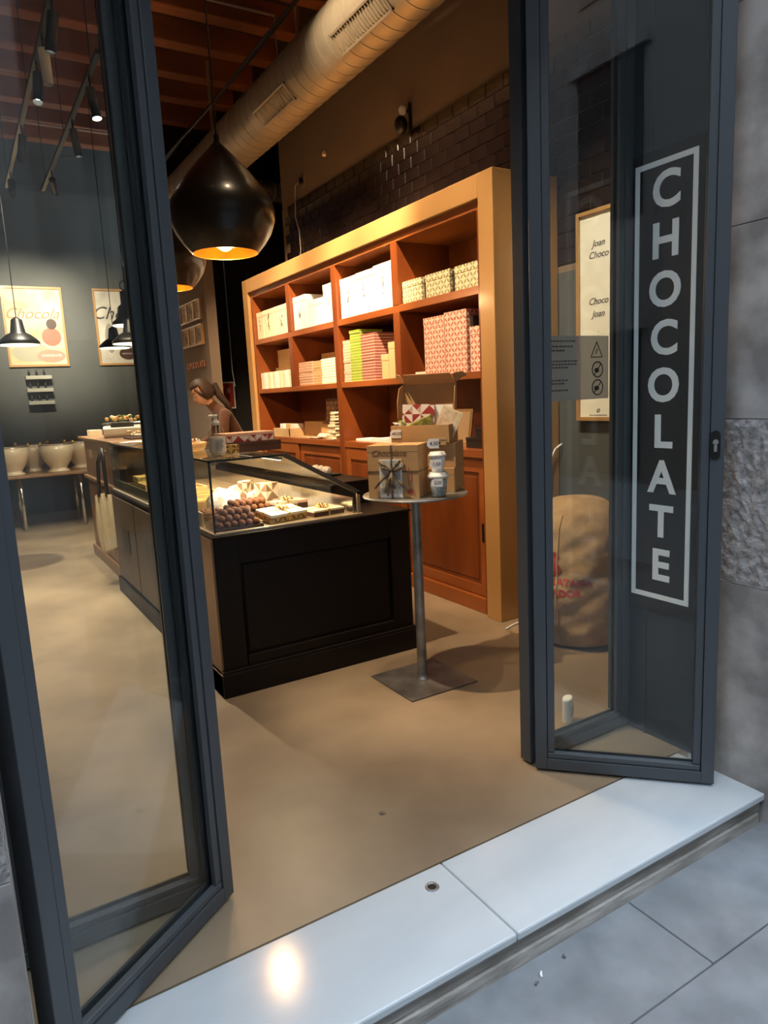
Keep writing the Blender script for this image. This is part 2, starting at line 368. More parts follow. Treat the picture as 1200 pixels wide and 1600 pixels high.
tm = MB().prism([(-TW/2+.002, -TH/2+.002), (TW/2-.002, -TH/2+.002), (TW/2-.002, TH/2-.002), (-TW/2+.002, TH/2-.002)], 0, .004, 'X')
tm = MB()
a, b2, c2 = TW/2-.0022, TH/2-.0022, .006
pr_ = [(-a, -b2), (a, -b2), (a, b2), (-a, b2)]; c3 = .0025; qr_ = [(-a+c2, -b2+c3), (a-c2, -b2+c3), (a-c2, b2-c3), (-a+c2, b2-c3)]
tm._add([(0, y, z) for y, z in pr_]+[(-.004, y, z) for y, z in pr_]+[(-.009, y, z) for y, z in qr_],
        [(0, 1, 5, 4), (1, 2, 6, 5), (2, 3, 7, 6), (3, 0, 4, 7), (4, 5, 9, 8), (5, 6, 10, 9), (6, 7, 11, 10), (7, 4, 8, 11), (8, 9, 10, 11)])
tile_me = tm.mesh('tile', tile_m)
ntile = 0
for k in range(14):
    z = 3.556-TH/2-k*TH
    for j in range(31):
        y = 2.10+(j+.5*(k % 2))*TW
        if y < 2.35 or y > 7.52 or (z < 2.72 and y > 3.5): continue
        link_part('tile', tile_me, wr, (3.402-3.4, y-5, z), (random.uniform(-.003, .003), random.uniform(-.006, .006), random.uniform(-.006, .006))); ntile += 1
print('tiles', ntile)
ceil = struct('ceiling', (1.5, 6, 5.25)); MB().box(-1.4, 4.6, 1.9, 11.7, 5.25, 5.4).build('vault_boards', ceil_m, ceil, world=True)
y = 2.35
while y < 11.4:
    MB().box(-1.2, 3.41, y-.085, y+.085, 5.02+random.uniform(-.015, .015), 5.26).build('beam', beam_m, ceil, bevel=.012, world=True); y += .655
cable_m = mat('grey_conduit', (.36, .30, .24), .5)
conduit = thing('ceiling_conduit', 'thin pale electrical conduit run crossing under the timber beams', 'conduit', (2.2, 8, 4.9))
MB().tube([(.4, 6.55, 4.98), (2.99, 6.55, 4.98), (2.99, 6.55, 4.55)], .012, 8).build('pipe', cable_m, conduit, world=True)
MB().tube([(-1.1, 10.1, 4.98), (2.9, 10.1, 4.98), (2.9, 10.1, 4.6)], .012, 8).build('pipe', cable_m, conduit, world=True)

# ---- doors: four folding glazed leaves
DH = 3.3
def leaf(name, loc, rz, L, label):
    o = struct(name, (*loc, 0), label); o.rotation_euler = (0, 0, rz)
    T, s, bd = .058, .045, .025; z0 = .012; z1 = DH
    for x0, x1 in ((0, s), (L-s, L)): MB().box(x0, x1, 0, T, z0, z1).build('stile', frame_m, o, bevel=.0025)
    MB().box(s, L-s, 0, T, z0, z0+s).build('bottom_rail', frame_m, o, bevel=.0025)
    MB().box(s, L-s, 0, T, z1-s, z1).build('top_rail', frame_m, o, bevel=.0025)
    g = .003; a0, a1, c0, c1 = s+g, L-s-g, z0+s+g, z1-s-g
    MB().box(s, L-s, .010, T-.010, z0+s, z0+s+g).box(s, s+g, .010, T-.010, z0+s, z1-s).box(L-s-g, L-s, .010, T-.010, z0+s, z1-s).build('gasket', frame_dark, o)
    b = MB()
    for y0, y1 in ((.005, .021), (T-.021, T-.005)):
        sl = bd*.75
        b.prism([(y0, c0), (y1, c0), (y1, c0+bd-(.006 if y0 > .01 else 0)), (y0, c0+bd-(.006 if y0 < .01 else 0))], a0, a1, 'X')
        b.box(a0, a1, y0, y1, c1-bd, c1); b.box(a0, a0+bd, y0, y1, c0+bd, c1-bd); b.box(a1-bd, a1, y0, y1, c0+bd, c1-bd)
    b.build('glazing_bead', frame_m, o, bevel=.0015)
    MB().box(a0+.006, a1-.006, T/2-.004, T/2+.004, c0+.006, c1-.006).build('glass_pane', glass_m, o)
    return o
dRF = (2.25-1.79, 1.45-1.93); n_ = math.hypot(*dRF)
door_1 = leaf('door_1', (.022, 1.571), math.atan2(.569, .822), .645, 'dark grey framed glass leaf folded out at the left of the entrance')
door_2 = leaf('door_2', (-.07, 1.97), 0, .58, 'dark grey framed glass leaf standing behind the front left leaf')
door_3 = leaf('door_3', (1.79, 1.93), math.atan2(dRF[1], dRF[0]), .648, 'dark grey framed glass leaf with a lock cylinder at the right of the entrance')
door_4 = leaf('door_4', (1.80, 1.97), 0, .58, 'dark grey framed glass leaf with a notice sticker behind the front right leaf')
for d, x in ((door_1, .645), (door_3, 0)):
    for z in (.10, 1.15, 2.2, 3.15): MB().lathe([(.009, -.05), (.009, .05)], 10, (x, .062, z)).build('hinge', frame_m, d, True)
# lock
lk = MB(); prof = []
for i in range(24):
    a = 2*PI*i/24; prof.append((.016*math.cos(a), (.034 if math.sin(a) > 0 else -.034)+.016*math.sin(a)))
esc = MB().prism([(.618+x, 1.272+z) for x, z in prof], -.005, 0, 'Y').build('lock_plate', black_metal, door_3)
MB().lathe([(0, 0), (.0095, 0), (.0095, .010), (0, .010)], 16).mesh('lock_cylinder', chrome)
cyl = MB().prism([(.618+.0095*math.cos(2*PI*i/16), 1.283+.0095*math.sin(2*PI*i/16)) for i in range(16)], -.011, -.004, 'Y').build('lock_cylinder', chrome, esc)
MB().box(.613, .623, -.011, -.004, 1.250, 1.276).build('lock_cylinder', chrome, esc)
# notice sticker on the rear right pane
stick = bpy.data.materials.new('frosted_vinyl'); stick.use_nodes = True; _n = stick.node_tree
_n.nodes.remove(_n.nodes['Principled BSDF']); _t = _n.nodes.new('ShaderNodeBsdfTransparent'); _t.inputs[0].default_value = (.80, .76, .70, 1); _d = _n.nodes.new('ShaderNodeBsdfDiffuse'); _d.inputs[0].default_value = (.42, .38, .33, 1)
_x = _n.nodes.new('ShaderNodeMixShader'); _x.inputs[0].default_value = .52; _n.links.new(_t.outputs[0], _x.inputs[1]); _n.links.new(_d.outputs[0], _x.inputs[2]); _n.links.new(_x.outputs[0], _n.nodes['Material Output'].inputs[0])
nt_ = thing('notice_sticker', 'frosted grey notice sticker with warning triangle and two prohibition rings on the glass', 'sticker', (2.10, 1.9938, 1.44))
MB().box(-.165, .168, -.0005, .0005, 0, .245).build('vinyl', stick, nt_)
def ring(mb, cx, cz, r, t, y0=-.0014, y1=-.0006, n=24):
    vs = []; fs = []
    for i in range(n):
        a = 2*PI*i/n
        for rr in (r, r-t):
            for y in (y0, y1): vs.append((cx+rr*math.cos(a), y, cz+rr*math.sin(a)))
    for i in range(n):
        q = (i+1) % n
        for A, B in ((0, 1), (2, 3), (0, 2), (1, 3)): fs.append((i*4+A, q*4+A, q*4+B, i*4+B))
    mb._add(vs, fs)
def bar(mb, p, q, t, y0=-.0014, y1=-.0006):
    p, q = Vector((p[0], 0, p[1])), Vector((q[0], 0, q[1])); d = (q-p).normalized(); nn = Vector((-d.z, 0, d.x))*t/2
    mb.prism([((p+nn).x, (p+nn).z), ((q+nn).x, (q+nn).z), ((q-nn).x, (q-nn).z), ((p-nn).x, (p-nn).z)], y0, y1, 'Y')
tr = MB(); P3 = [(.068, .163), (.132, .163), (.100, .222)]
for i in range(3): bar(tr, P3[i], P3[(i+1) % 3], .004)
bar(tr, (.095, .175), (.105, .195), .004); tr.build('warning_triangle', ink, nt_)
for cz in (.115, .045):
    r_ = MB(); ring(r_, .105, cz, .032, .005); bar(r_, (.085, cz-.022), (.125, cz+.022), .004)
    r_.ball((.100, -.001, cz-.003), .014, 8, 6, (1, .03, .7)).build('prohibition_ring', ink, nt_)
tx = MB()
for i, (w_, z) in enumerate(((.13, .225), (.12, .205), (.075, .190), (.15, .150), (.14, .138), (.10, .126), (.09, .078), (.07, .066), (.10, .040))):
    k = -.155
    while k < -.155+w_: q = random.uniform(.008, .022); tx.box(k, k+q, -.0012, -.0006, z-.003, z+.003); k += q+.004
tag(tx.build('notice_text', ink, nt_), kind='stuff')

# ---- right jamb: metal cladding with the CHOCOLATE board
jp = struct('trim_1', (2.39, 1.8, 0), 'dark grey metal cladding on the right door jamb')
MB().box(2.384, 2.42, 1.555, 2.03, .0, 3.4).build('jamb_panel', jamb_m, jp, bevel=.002, world=True)
MB().box(2.380, 2.384, 1.885, 1.893, .0, 3.4).build('jamb_fold', jamb_m, jp, world=True)
jl = struct('trim_2', (-.06, 1.8, 0)); MB().box(-.11, -.055, 1.6, 2.05, 0, 3.4).build('jamb_panel', frame_m, jl, bevel=.002, world=True)
hd = struct('trim_3', (1.2, 2, 3.3)); MB().box(-.07, 2.40, 1.93, 2.05, 3.31, 3.42).build('head_rail', frame_m, hd, bevel=.003, world=True)
sg = thing('sign_board', 'black board lettered CHOCOLATE in a white outline on the right door jamb', 'sign', (2.383, 1.815, .56))
sgb = MB().box(2.372, 2.3838, 1.655, 1.966, .56, 2.35).build('board', sign_black, sg, bevel=.001, world=True)
bo = MB(); y0, y1, z0, z1, s = 1.681, 1.954, .617, 2.311, .020
bo.box(2.3695, 2.372, y0, y0+s, z0, z1).box(2.3695, 2.372, y1-s, y1, z0, z1).box(2.3695, 2.372, y0+s, y1-s, z0, z0+s).box(2.3695, 2.372, y0+s, y1-s, z1-s, z1).build('outline', sign_white, sg, world=True).parent = sgb
for i, ch in enumerate('CHOCOLATE'):
    put_text('letter', ch, .178, sign_white, sgb, frame_of((2.370-2.383, 1.813-1.815, 2.195-.18*i-.56), (0, -1, 0), (0, 0, 1)), extrude=.0015, offset=.0048)

# ================================================================== FIXED FITTINGS
# ---- air duct
duct = thing('air_duct', 'round galvanised spiral air duct running under the ceiling along the tiled wall', 'duct', (2.75, 6, 4.04))
def yring(r0, y0, y1, n=40, x=0, z=0):
    mb = MB(); vs = []; fs = []
    for y in (y0, y1):
        for i in range(n): a = 2*PI*i/n; vs.append((x+r0*math.cos(a), y, z+r0*math.sin(a)))
    fs = [(i, (i+1) % n, n+(i+1) % n, n+i) for i in range(n)]+[tuple(range(n)), tuple(range(n, 2*n))]
    return mb._add(vs, fs)
dt = yring(.235, -3.75, 3.55); dt.build('duct_tube', duct_m, duct, True).data.set_sharp_from_angle(angle=.6)
sm = yring(.2385, -.006, .006).mesh('seam', duct_m, True); sm.set_sharp_from_angle(angle=.6)
for i in range(52): link_part('seam', sm, duct, (0, -3.65+.14*i, 0))
nrm = Vector((-.735, 0, -.678)); upv = Vector((-.678, 0, .735))
grill_fr = mat('grille_frame', (.55, .46, .33), .45, .7); grill_dk = mat('grille_slats', (.09, .07, .05), .5, .5)
for yc, ln, blank in ((5.78-6, .66, False), (4.33-6, .66, False), (7.33-6, .6, True)):
    M = frame_of(nrm*.222+Vector((0, yc, 0)), (0, -1, 0), upv)
    M = Matrix((Vector((0, -1, 0)), upv, nrm)).transposed().to_4x4(); M.translation = nrm*.225+Vector((0, yc, 0))
    g = MB(); a, b = ln/2, .075
    for x0, x1, y0, y1 in ((-a, a, b-.014, b), (-a, a, -b, -b+.014), (-a, -a+.014, -b, b), (a-.014, a, -b, b)): g.box(x0, x1, y0, y1, -.03, .018, M)
    gf = g.build('grille_frame', grill_fr, duct)
    if blank: MB().box(-a+.014, a-.014, -b+.014, b-.014, -.03, .010, M).build('access_panel', duct_m, duct)
    else:
        MB().box(-a+.014, a-.014, -b+.014, b-.014, -.03, .004, M).build('grille_back', grill_dk, duct)
        for i in range(19):
            x = -a+.03+i*(ln-.06)/18
            MB().box(x-.005, x+.005, -b+.014, b-.014, .004, .015, M).build('slat', grill_fr, duct)
for y in (-2.6, -.4, 1.8): MB().box(-.012, .012, y-.012, y+.012, .23, 1.0).build('hanger_strap', grill_fr, duct)
cab = thing('cable_bundle', 'bundle of dark cables strung along the upper side of the duct', 'cable', (2.52, 6, 4.25))
for i in range(3): MB().tube([(2.47+.03*i, y, 4.30+.03*i-.015*math.sin(y*2+i)) for y in [2.4+.4*k for k in range(18)]], .012, 6).build('cable', black_metal, cab, True, world=True)
d2 = thing('branch_duct', 'short silver branch duct crossing the dark passage beyond the wall end', 'duct', (3.9, 9.0, 4.15))
MB().tube([(3.0, 9.0, 4.16), (4.38, 9.0, 4.16)], .12, 24).build('duct_tube', duct_m, d2, True, world=True)
MB().tube([(3.9, 9.0, 4.16), (3.93, 9.0, 4.16)], .125, 24).build('seam', duct_m, d2, True, world=True)

# ---- big pendants
def big_pendant(loc, label):
    o = thing('pendant_lamp', label, 'lamp', loc, 0, 'black beaten brass pendants over the counter'); k = 1.12
    P_ = [(r*k, z*k) for r, z in [(.014, .540), (.018, .525), (.06, .482), (.115, .424), (.172, .358), (.224, .290), (.252, .245), (.262, .200), (.258, .150), (.238, .095), (.204, .045), (.164, 0)]]
    sh_ = MB().lathe(P_, 48, close=True).build('shade', pend_black, o, True)
    MB().lathe([(r-.005 if r > .02 else .002, z-.004 if i < 10 else z+.0005) for i, (r, z) in enumerate(P_)], 48, close=True).build('gold_lining', gold_m, sh_, True)
    MB().lathe([(.164*k, 0), (.164*k, -.001), (.159*k, -.001), (.159*k, .001)], 48, close=True).build('rim', gold_m, sh_, True)
    MB().lathe([(0, .635), (.010, .635), (.014, .628), (.016, .59), (0, .59)], 16, close=True).build('cap', black_metal, o, True)
    MB().tube([(0, 0, .63), (0, 0, 5.25-loc[2])], .004, 6).build('cord', black_metal, o)
    h_ = MB().tube([(0, 0, .55), (0, 0, .12)], .018, 10).build('lamp_holder', black_metal, o, True)
    MB().ball((0, 0, .066), .052, 16, 10).build('bulb', bulb_m, h_, True)
    point('pendant_light', o, (0, 0, -.005), 40, WARM2, .05)
    return o
big_pendant((1.439, 4.03, 2.329), 'large black onion-shaped pendant lamp with gold inside, nearest the door')
big_pendant((1.439, 5.32, 2.329), 'black onion-shaped pendant lamp half hidden behind the nearest one')

# ---- dome lamps at the back
def dome_lamp(loc, r, label, tall):
    o = thing('dome_lamp', label, 'lamp', loc, 0, 'enamel dome pendants at the back of the shop')
    h = r*(.95 if tall else .62)
    if tall: P_ = [(.02, h+.20), (.055, h+.19), (.055, h+.06), (.09, h+.03), (r*.62, h*.62), (r*.72, h*.40), (r*.97, h*.20), (r, 0)]
    else: P_ = [(.035, h+.125), (.048, h+.115), (.066, h), (r*.60, h*.80), (r*.86, h*.45), (r, .022), (r, 0)]
    MB().lathe(P_, 32, close=True).build('shade', black_metal, o, True)
    MB().lathe([(max(.004, a-.006), b-.006) for a, b in P_[2:]], 32, close=True).build('enamel_lining', lampwhite, o, True)
    top = P_[0][1]
    if tall:
        rg = MB(); ring(rg, 0, top+.05, .055, .014, -.006, .006); rg.build('ring_hook', black_metal, o)
    MB().lathe([(0, top+.02), (P_[0][0], top)], 16).build('cap', black_metal, o, True)
    MB().tube([(0, 0, top), (0, 0, 5.25-loc[2])], .004, 6).build('cord', black_metal, o)
    MB().ball((0, 0, .06), .03, 10, 7).build('bulb', bulb_m, o, True)
    spot('dome_light', o, (0, 0, .03), (0, 0, -1), 45, NEUT, 130, .8, .05)
    return o
dome_lamp((.61, 7.5, 2.115), .178, 'black dome lamp hanging in front of the left poster', False)
dome_lamp((1.715, 8.0, 2.352), .165, 'tall black industrial lamp with a ring hook before the right poster', True)
dome_lamp((1.615, 7.5, 2.12), .178, 'black dome lamp below the ring-hooked industrial lamp', False)
dome_lamp((1.745, 9.0, 2.195), .175, 'farthest black dome lamp, low before the right poster', False)

# ---- spotlight tracks
def track(x, y0, y1, z, label):
    o = thing('light_track', label, 'light track', (x, (y0+y1)/2, z))
    MB().box(x-.018, x+.018, y0, y1, z, z+.03).build('rail', black_metal, o, world=True)
    for y in (y0+.3, (y0+y1)/2, y1-.3): MB().tube([(x, y, z+.03), (x, y, 5.1)], .004, 6).build('hanger', black_metal, o, world=True)
track(.82, 3.9, 9.2, 3.95, 'black lighting track hung under the beams on the left')
track(1.19, 5.6, 9.2, 3.95, 'black lighting track hung under the beams above the counter')
track(1.5, 2.3, 5.3, 4.85, 'black lighting track close under the beams inside the entrance')
track(.55, 2.3, 4.4, 4.85, 'short black lighting track close under the beams on the left')  # unseen track added to hold the table and tile fill lamps
white_tube = mat('white_spot_body', (.62, .60, .57), .4)
def tube_spot(loc, target, energy, col, label, angle=55, m=None, led=False, blend=.95):
    o = thing('track_spotlight', label, 'spotlight', loc, 0, 'tubular track spotlights')
    d = (Vector(target)-Vector(loc)).normalized(); h = Vector((0, 0, 0)); a = h-d*.02; b = h+d*.20
    ins = .0 if 'glowing' in label else .045
    sb_ = MB().tube([a, b], .034, 16, cap=False).tube([a, a+d*.004], .034, 16).build('body', m or black_metal, o, True); sb_.data.set_sharp_from_angle(angle=.6)
    MB().tube([b-d*ins, b-d*(ins-.002)], .033, 16).build('lens', led_m if energy else frame_dark, sb_)
    MB().tube([(0, 0, .10), (0, 0, .03), h+d*.02], .008, 6).build('bracket', black_metal, o)
    if energy: spot('spot_light', o, b+d*.012, Vector(target)-Vector(loc), energy, col, angle, blend, .03)
    return o
SP = [((.82, 5.0, 3.85), (.2, 5.6, 0), 330, NEUT, 'black tube spotlight on the left track, nearest the door', 70),
      ((.82, 5.9, 3.85), (.30, 4.9, 0), 700, NEUT, 'black tube spotlight on the left track, second from the door', 70),
      ((.82, 7.2, 3.85), (.2, 8.2, 0), 600, NEUT, 'black tube spotlight on the left track, third from the door', 80),
      ((.82, 8.6, 3.85), (1.1, 11.5, 2.6), 900, NEUT, 'black tube spotlight at the far end of the left track', 48),
      ((1.19, 6.0, 3.85), (1.5, 5.6, .9), 200, NEUT, 'black tube spotlight with a glowing lens on the counter track', 70),
      ((1.19, 6.9, 3.85), (1.5, 6.9, 1.2), 200, WARM, 'black tube spotlight over the wooden till cabinet', 70),
      ((1.19, 8.4, 3.85), (1.9, 11.5, 2.6), 520, NEUT, 'black tube spotlight at the far end of the counter track', 45),
      ((1.5, 5.1, 4.75), (3.0, 7.1, 2.40), 1350, WARM, 'black tube spotlight inside the entrance, innermost, lighting the shelf end', 36),
      ((1.5, 4.5, 4.75), (3.0, 6.05, 2.35), 1350, WARM, 'black tube spotlight inside the entrance, lighting the second shelf bay', 38),
      ((1.5, 3.9, 4.75), (3.0, 5.0, 2.45), 1900, WARM, 'black tube spotlight inside the entrance, lighting the shelf middle', 36),
      ((1.5, 3.3, 4.75), (3.0, 4.1, 1.90), 620, WARM, 'black tube spotlight inside the entrance, lighting the near shelf bay', 42),
      ((1.5, 2.9, 4.75), (1.9, 3.2, .6), 170, WARM, 'black tube spotlight inside the entrance, above the round table', 60),
      ((1.5, 2.45, 4.75), (3.4, 3.02, 1.95), 560, NEUT, 'black tube spotlight inside the entrance, nearest the door', 30),
      ((.55, 3.2, 4.75), (1.95, 2.95, 1.1), 640, WARM, 'black tube spotlight high on the short track facing the round table', 36),  # lamp added above the view to brighten the table front
      ((.55, 4.1, 4.75), (3.4, 4.6, 3.2), 560, WARM, 'black tube spotlight high on the short track facing the tiles', 40)]  # unseen lamp added as a wash over the tiled wall
for l, t, e, c, lb, an in SP: tube_spot(l, t, e, c, lb, an)
tube_spot((.82, 5.5, 3.85), (.84, 5.5, 3.0), 0, NEUT, 'pale grey tube spotlight pointing straight down from the left track', 40, white_tube)

# ---- wall camera, plug, cable
wcam = thing('wall_speaker', 'small black wall speaker with a white ball joint above the tiles', 'speaker', (3.4, 5.03, 3.60))
MB().box(3.385, 3.405, 4.985, 5.005, 3.56, 3.76).build('wall_bracket', black_metal, wcam, world=True)
MB().ball((3.33, 5.03, 3.60), .055, 14, 10, (1, 1, 1.25)).build('body', black_metal, wcam, True, world=True)
MB().ball((3.35, 5.03, 3.71), .032, 12, 8, (1, 1, 1.3)).build('ball_joint', plastic_w, wcam, True, world=True)
MB().tube([(3.35, 5.03, 3.71), (3.39, 5.0, 3.70)], .012, 8).build('arm', black_metal, wcam, world=True)
sock = thing('wall_socket', 'wall socket with a plug and thin hanging cable above the tiles', 'socket', (3.4, 7.02, 3.72))
MB().box(3.395, 3.41, 6.97, 7.07, 3.66, 3.78).build('plate', wall_brown, sock, bevel=.004, world=True)
MB().box(3.36, 3.395, 7.0, 7.04, 3.69, 3.74).build('plug', black_metal, sock, bevel=.005, world=True)
MB().tube([(3.37, 7.04, 3.71), (3.37, 7.15, 3.70), (3.385, 7.2, 3.6), (3.385, 7.22, 3.4), (3.385, 7.15, 3.25), (3.38, 7.13, 3.05), (3.38, 7.18, 2.95), (3.38, 7.12, 2.80)], .006, 6).build('cable', cable_m, sock, True, world=True)
hole = thing('wall_hook', 'small pale hook on the taupe wall beside the socket', 'hook', (3.4, 6.5, 3.80))
MB().lathe([(0, 0), (.022, .005), (.026, .02), (.018, .05), (0, .06)], 12).build('knob', cream_card, hole, True)

# ---- the wall shelf
SX = 2.87
sh = thing('wall_shelf', 'tall cherry wood wall shelf with cupboards in a honey oak surround', 'shelf', (3.1, 5.5, 0))
XB = 3.395
ya, yb, zt = 3.395, 7.61, 2.78
MB().box(SX, XB, ya, ya+.14, 0, zt).build('surround_post', oak, sh, bevel=.004, world=True)
MB().box(SX, XB, yb-.14, yb, 0, zt).build('surround_post', oak, sh, bevel=.004, world=True)
MB().box(SX, XB, ya+.14, yb-.14, zt-.14, zt).build('surround_head', oak, sh, bevel=.004, world=True)
cx = 2.90; yi0, yi1 = ya+.14, yb-.14; zi = zt-.14
MB().box(XB-.02, XB-.005, yi0, yi1, 0, zi).build('back_panel', cherry, sh, world=True)
MB().box(cx, XB-.02, yi0, yi1, zi-.055, zi).build('top_rail', cherry_h, sh, bevel=.003, world=True)
for y0 in (yi0, yi1-.05): MB().box(cx, XB-.02, y0, y0+.05, 0, zi-.055).build('side_panel', cherry, sh, bevel=.003, world=True)
MB().box(cx, XB-.02, 5.485, 5.57, .0, zi-.055).build('divider', cherry, sh, bevel=.003, world=True)
for y0 in (4.51, 6.45):
    MB().box(cx, XB-.02, y0, y0+.085, 1.615, 2.09).build('divider', cherry, sh, bevel=.003, world=True)
    MB().box(cx, XB-.02, y0, y0+.085, 2.14, zi-.055).build('divider', cherry, sh, bevel=.003, world=True)
for y0, y1 in ((yi0+.05, 5.485), (5.57, yi1-.05)):
    for z0, z1 in ((2.088, 2.14), (1.568, 1.615), (1.055, 1.108)):
        MB().box(cx+.002, XB-.02, y0, y1, z0, z1).build('shelf_board', cherry_h, sh, bevel=.003, world=True)
    MB().box(cx, XB-.02, y0, y1, 0, .105).build('plinth', cherry_h, sh, bevel=.004, world=True)
    MB().box(cx+.06, XB-.02, y0, y1, .95, 1.055).build('upper_rail', cherry, sh, world=True)
    w2 = (y1-y0)/2
    for k in range(2):
        a0, a1 = y0+k*w2+.004, y0+(k+1)*w2-.004; fx = cx+.04-.02*k
        dr = MB().box(fx, fx+.02, a0, a1, .11, 1.05).build('cupboard_door', cherry, sh, bevel=.002, world=True)
        fr = MB(); t = .075
        fr.box(fx-.010, fx, a0, a0+t, .11, 1.05).box(fx-.010, fx, a1-t, a1, .11, 1.05).box(fx-.010, fx, a0+t, a1-t, .11, .11+t).box(fx-.010, fx, a0+t, a1-t, 1.05-t*1.3, 1.05)
        o_ = fr.build('door_frame', cherry_h, dr, bevel=.003); 
        for v in o_.data.vertices: v.co -= Vector(sh.location)
        sl = a0+.04 if k == 0 else a1-.04
        pl = MB().prism([(sl+.016*math.cos(2*PI*i/20), .55+(.05 if math.sin(2*PI*i/20) > 0 else -.05)+.016*math.sin(2*PI*i/20)) for i in range(20)], fx-.0115, fx-.009, 'X').build('finger_pull', black_metal, dr)
        for v in pl.data.vertices: v.co -= Vector(sh.location)
        ps = MB().box(fx-.005, fx, a0+t+.03, a1-t-.03, .11+t+.03, 1.05-t*1.3-.03).build('raised_field', cherry, dr, bevel=.008)
        for v in ps.data.vertices: v.co -= Vector(sh.location)

# ---- boxes on the shelf
ORD = ['lowest', 'second from the bottom', 'third from the bottom', 'fourth from the bottom', 'fifth from the bottom', 'sixth from the bottom', 'seventh from the bottom', 'eighth from the bottom', 'ninth from the bottom', 'tenth from the bottom', 'eleventh from the bottom', 'twelfth from the bottom', 'thirteenth from the bottom', 'fourteenth from the bottom', 'fifteenth from the bottom', 'sixteenth from the bottom', 'seventeenth from the bottom', 'topmost']
def pbox(name, label, group, x0, y0, y1, z0, h, d, m, cat='box', lid=True, motif=None, band=None):
    """a carton whose front face stands at X = x0"""
    o = thing(name, label, cat, (x0+d/2, (y0+y1)/2, z0), 0, group); w_ = (y1-y0)/2
    if lid:
        lh = min(.05, h*.3)
        MB().box(-d/2+.002, d/2-.002, -w_+.002, w_-.002, 0, h-lh).build('tray', m, o, bevel=.001)
        MB().box(-d/2, d/2, -w_, w_, h-lh, h).build('lid', m, o, bevel=.0012)
    else: MB().box(-d/2, d/2, -w_, w_, 0, h).build('carton', m, o, bevel=.0012)
    if motif:
        mo = MB(); s_ = min(w_, h/2)*motif
        for k in range(7):
            a = random.uniform(0, 2*PI); rr = s_*random.uniform(.1, .5); cz = h*.5+rr*math.sin(a)*1.6; cyy = rr*math.cos(a)*.6
            mo.tube([(-d/2-.0007, cyy, cz), (-d/2-.0007, cyy+random.uniform(-.3, .3)*s_, cz+random.uniform(-.3, .5)*s_)], [.0035*s_/.1, .0012*s_/.1], 5)
        mo.build('sprig_print', ink, o)
    if band: MB().box(-d/2-.0012, d/2+.0012, -band, band, -.0, h+.0012).build('paper_band', white_card, o)
    return o
US, MS, DS = 2.141, 1.616, 1.109
for i, (y0, y1, h) in enumerate(((7.22, 7.405, .28), (6.93, 7.215, .283), (6.555, 6.92, .285))):
    pbox('gift_box', ['cream gift box with black sprig print, far left on the top shelf', 'cream gift box with sprig print, second on the top shelf', 'cream gift box with bold black sprig, third on the top shelf'][i], 'cream sprig gift boxes', 2.93, y0, y1, US, h, .20, cream_card, motif=.8)
pbox('kraft_carton', 'brown kraft carton raised behind the cream sprig boxes', 'kraft cartons on the shelf', 3.15, 6.62, 6.95, US, .375, .2, kraft)
for i, (y0, y1, h, mo) in enumerate(((6.16, 6.44, .31, .7), (5.80, 6.13, .235, None), (5.585, 5.79, .33, .6))):
    pbox('gift_box', ['tall white gift box with a small dark sprig beside the cream boxes', 'low plain white gift box between two tall white ones', 'tall white gift box pressed against the middle divider'][i], 'white gift boxes on the top shelf', 2.93, y0, y1, US, h, .22, white_card, motif=mo)
pbox('kraft_carton', 'pinkish carton just showing behind the low white gift box', 'kraft cartons on the shelf', 3.17, 5.85, 6.15, US, .29, .18, pink_card)
for i, (y0, y1, h) in enumerate(((5.195, 5.465, .325), (4.92, 5.19, .33), (4.615, 4.905, .34))):
    pbox('gift_box', ['large white gift box left of three right of the middle divider', 'large white gift box in the middle of three right of the divider', 'large white gift box right of three, slightly taller'][i], 'large white gift boxes', 2.93, y0, y1, US, h, .24, white_card, motif=.55)
for i, (y0, y1) in enumerate(((4.245, 4.50), (3.92, 4.20), (3.62, 3.865))):
    pbox('patterned_box', ['low olive leaf-printed box beside the upper divider', 'low olive leaf-printed box, middle of three', 'low olive leaf-printed box at the near end of the top shelf'][i], 'olive leaf-printed boxes', 2.93, y0, y1, US, .158, .2, olive_leaf)
for j, yc in enumerate((4.2225, 3.8925)):
    for k in range(4): pbox('small_black_box', ['left', 'right'][j]+' gap between the olive boxes, small black box '+('topmost' if k == 3 else ORD[k]), 'black boxes behind the olive boxes', 2.95, yc-.020, yc+.020, US+.036*k, .034, .12, black_card, lid=False)
# middle shelf
for i, (y0, y1) in enumerate(((7.13, 7.40), (6.84, 7.08), (6.565, 6.83))):
    pbox('small_gift_box', ['small cream box with white label, far left on the middle shelf', 'small cream box with white label, second on the middle shelf', 'small cream box with white label beside the left divider'][i], 'small cream labelled boxes', 2.93, y0, y1, MS, .17, .14, cream_card, band=.045)
z = MS
for k, (y0, y1, h, zz) in enumerate(((6.6, 6.95, .10, 0), (6.6, 6.95, .10, .101), (6.6, 6.85, .09, .202), (6.95, 7.38, .11, 0), (6.95, 7.38, .11, .111), (6.88, 7.30, .09, .222), (6.88, 7.30, .09, .313))):
    pbox('kraft_carton', ['bottom', 'second', 'top', 'bottom', 'second', 'third', 'top'][k]+' kraft carton of the '+('right' if k < 3 else 'left')+' pile behind the small cream boxes', 'kraft cartons behind the cream boxes', 3.10, y0, y1, MS+zz, h, .22, kraft)
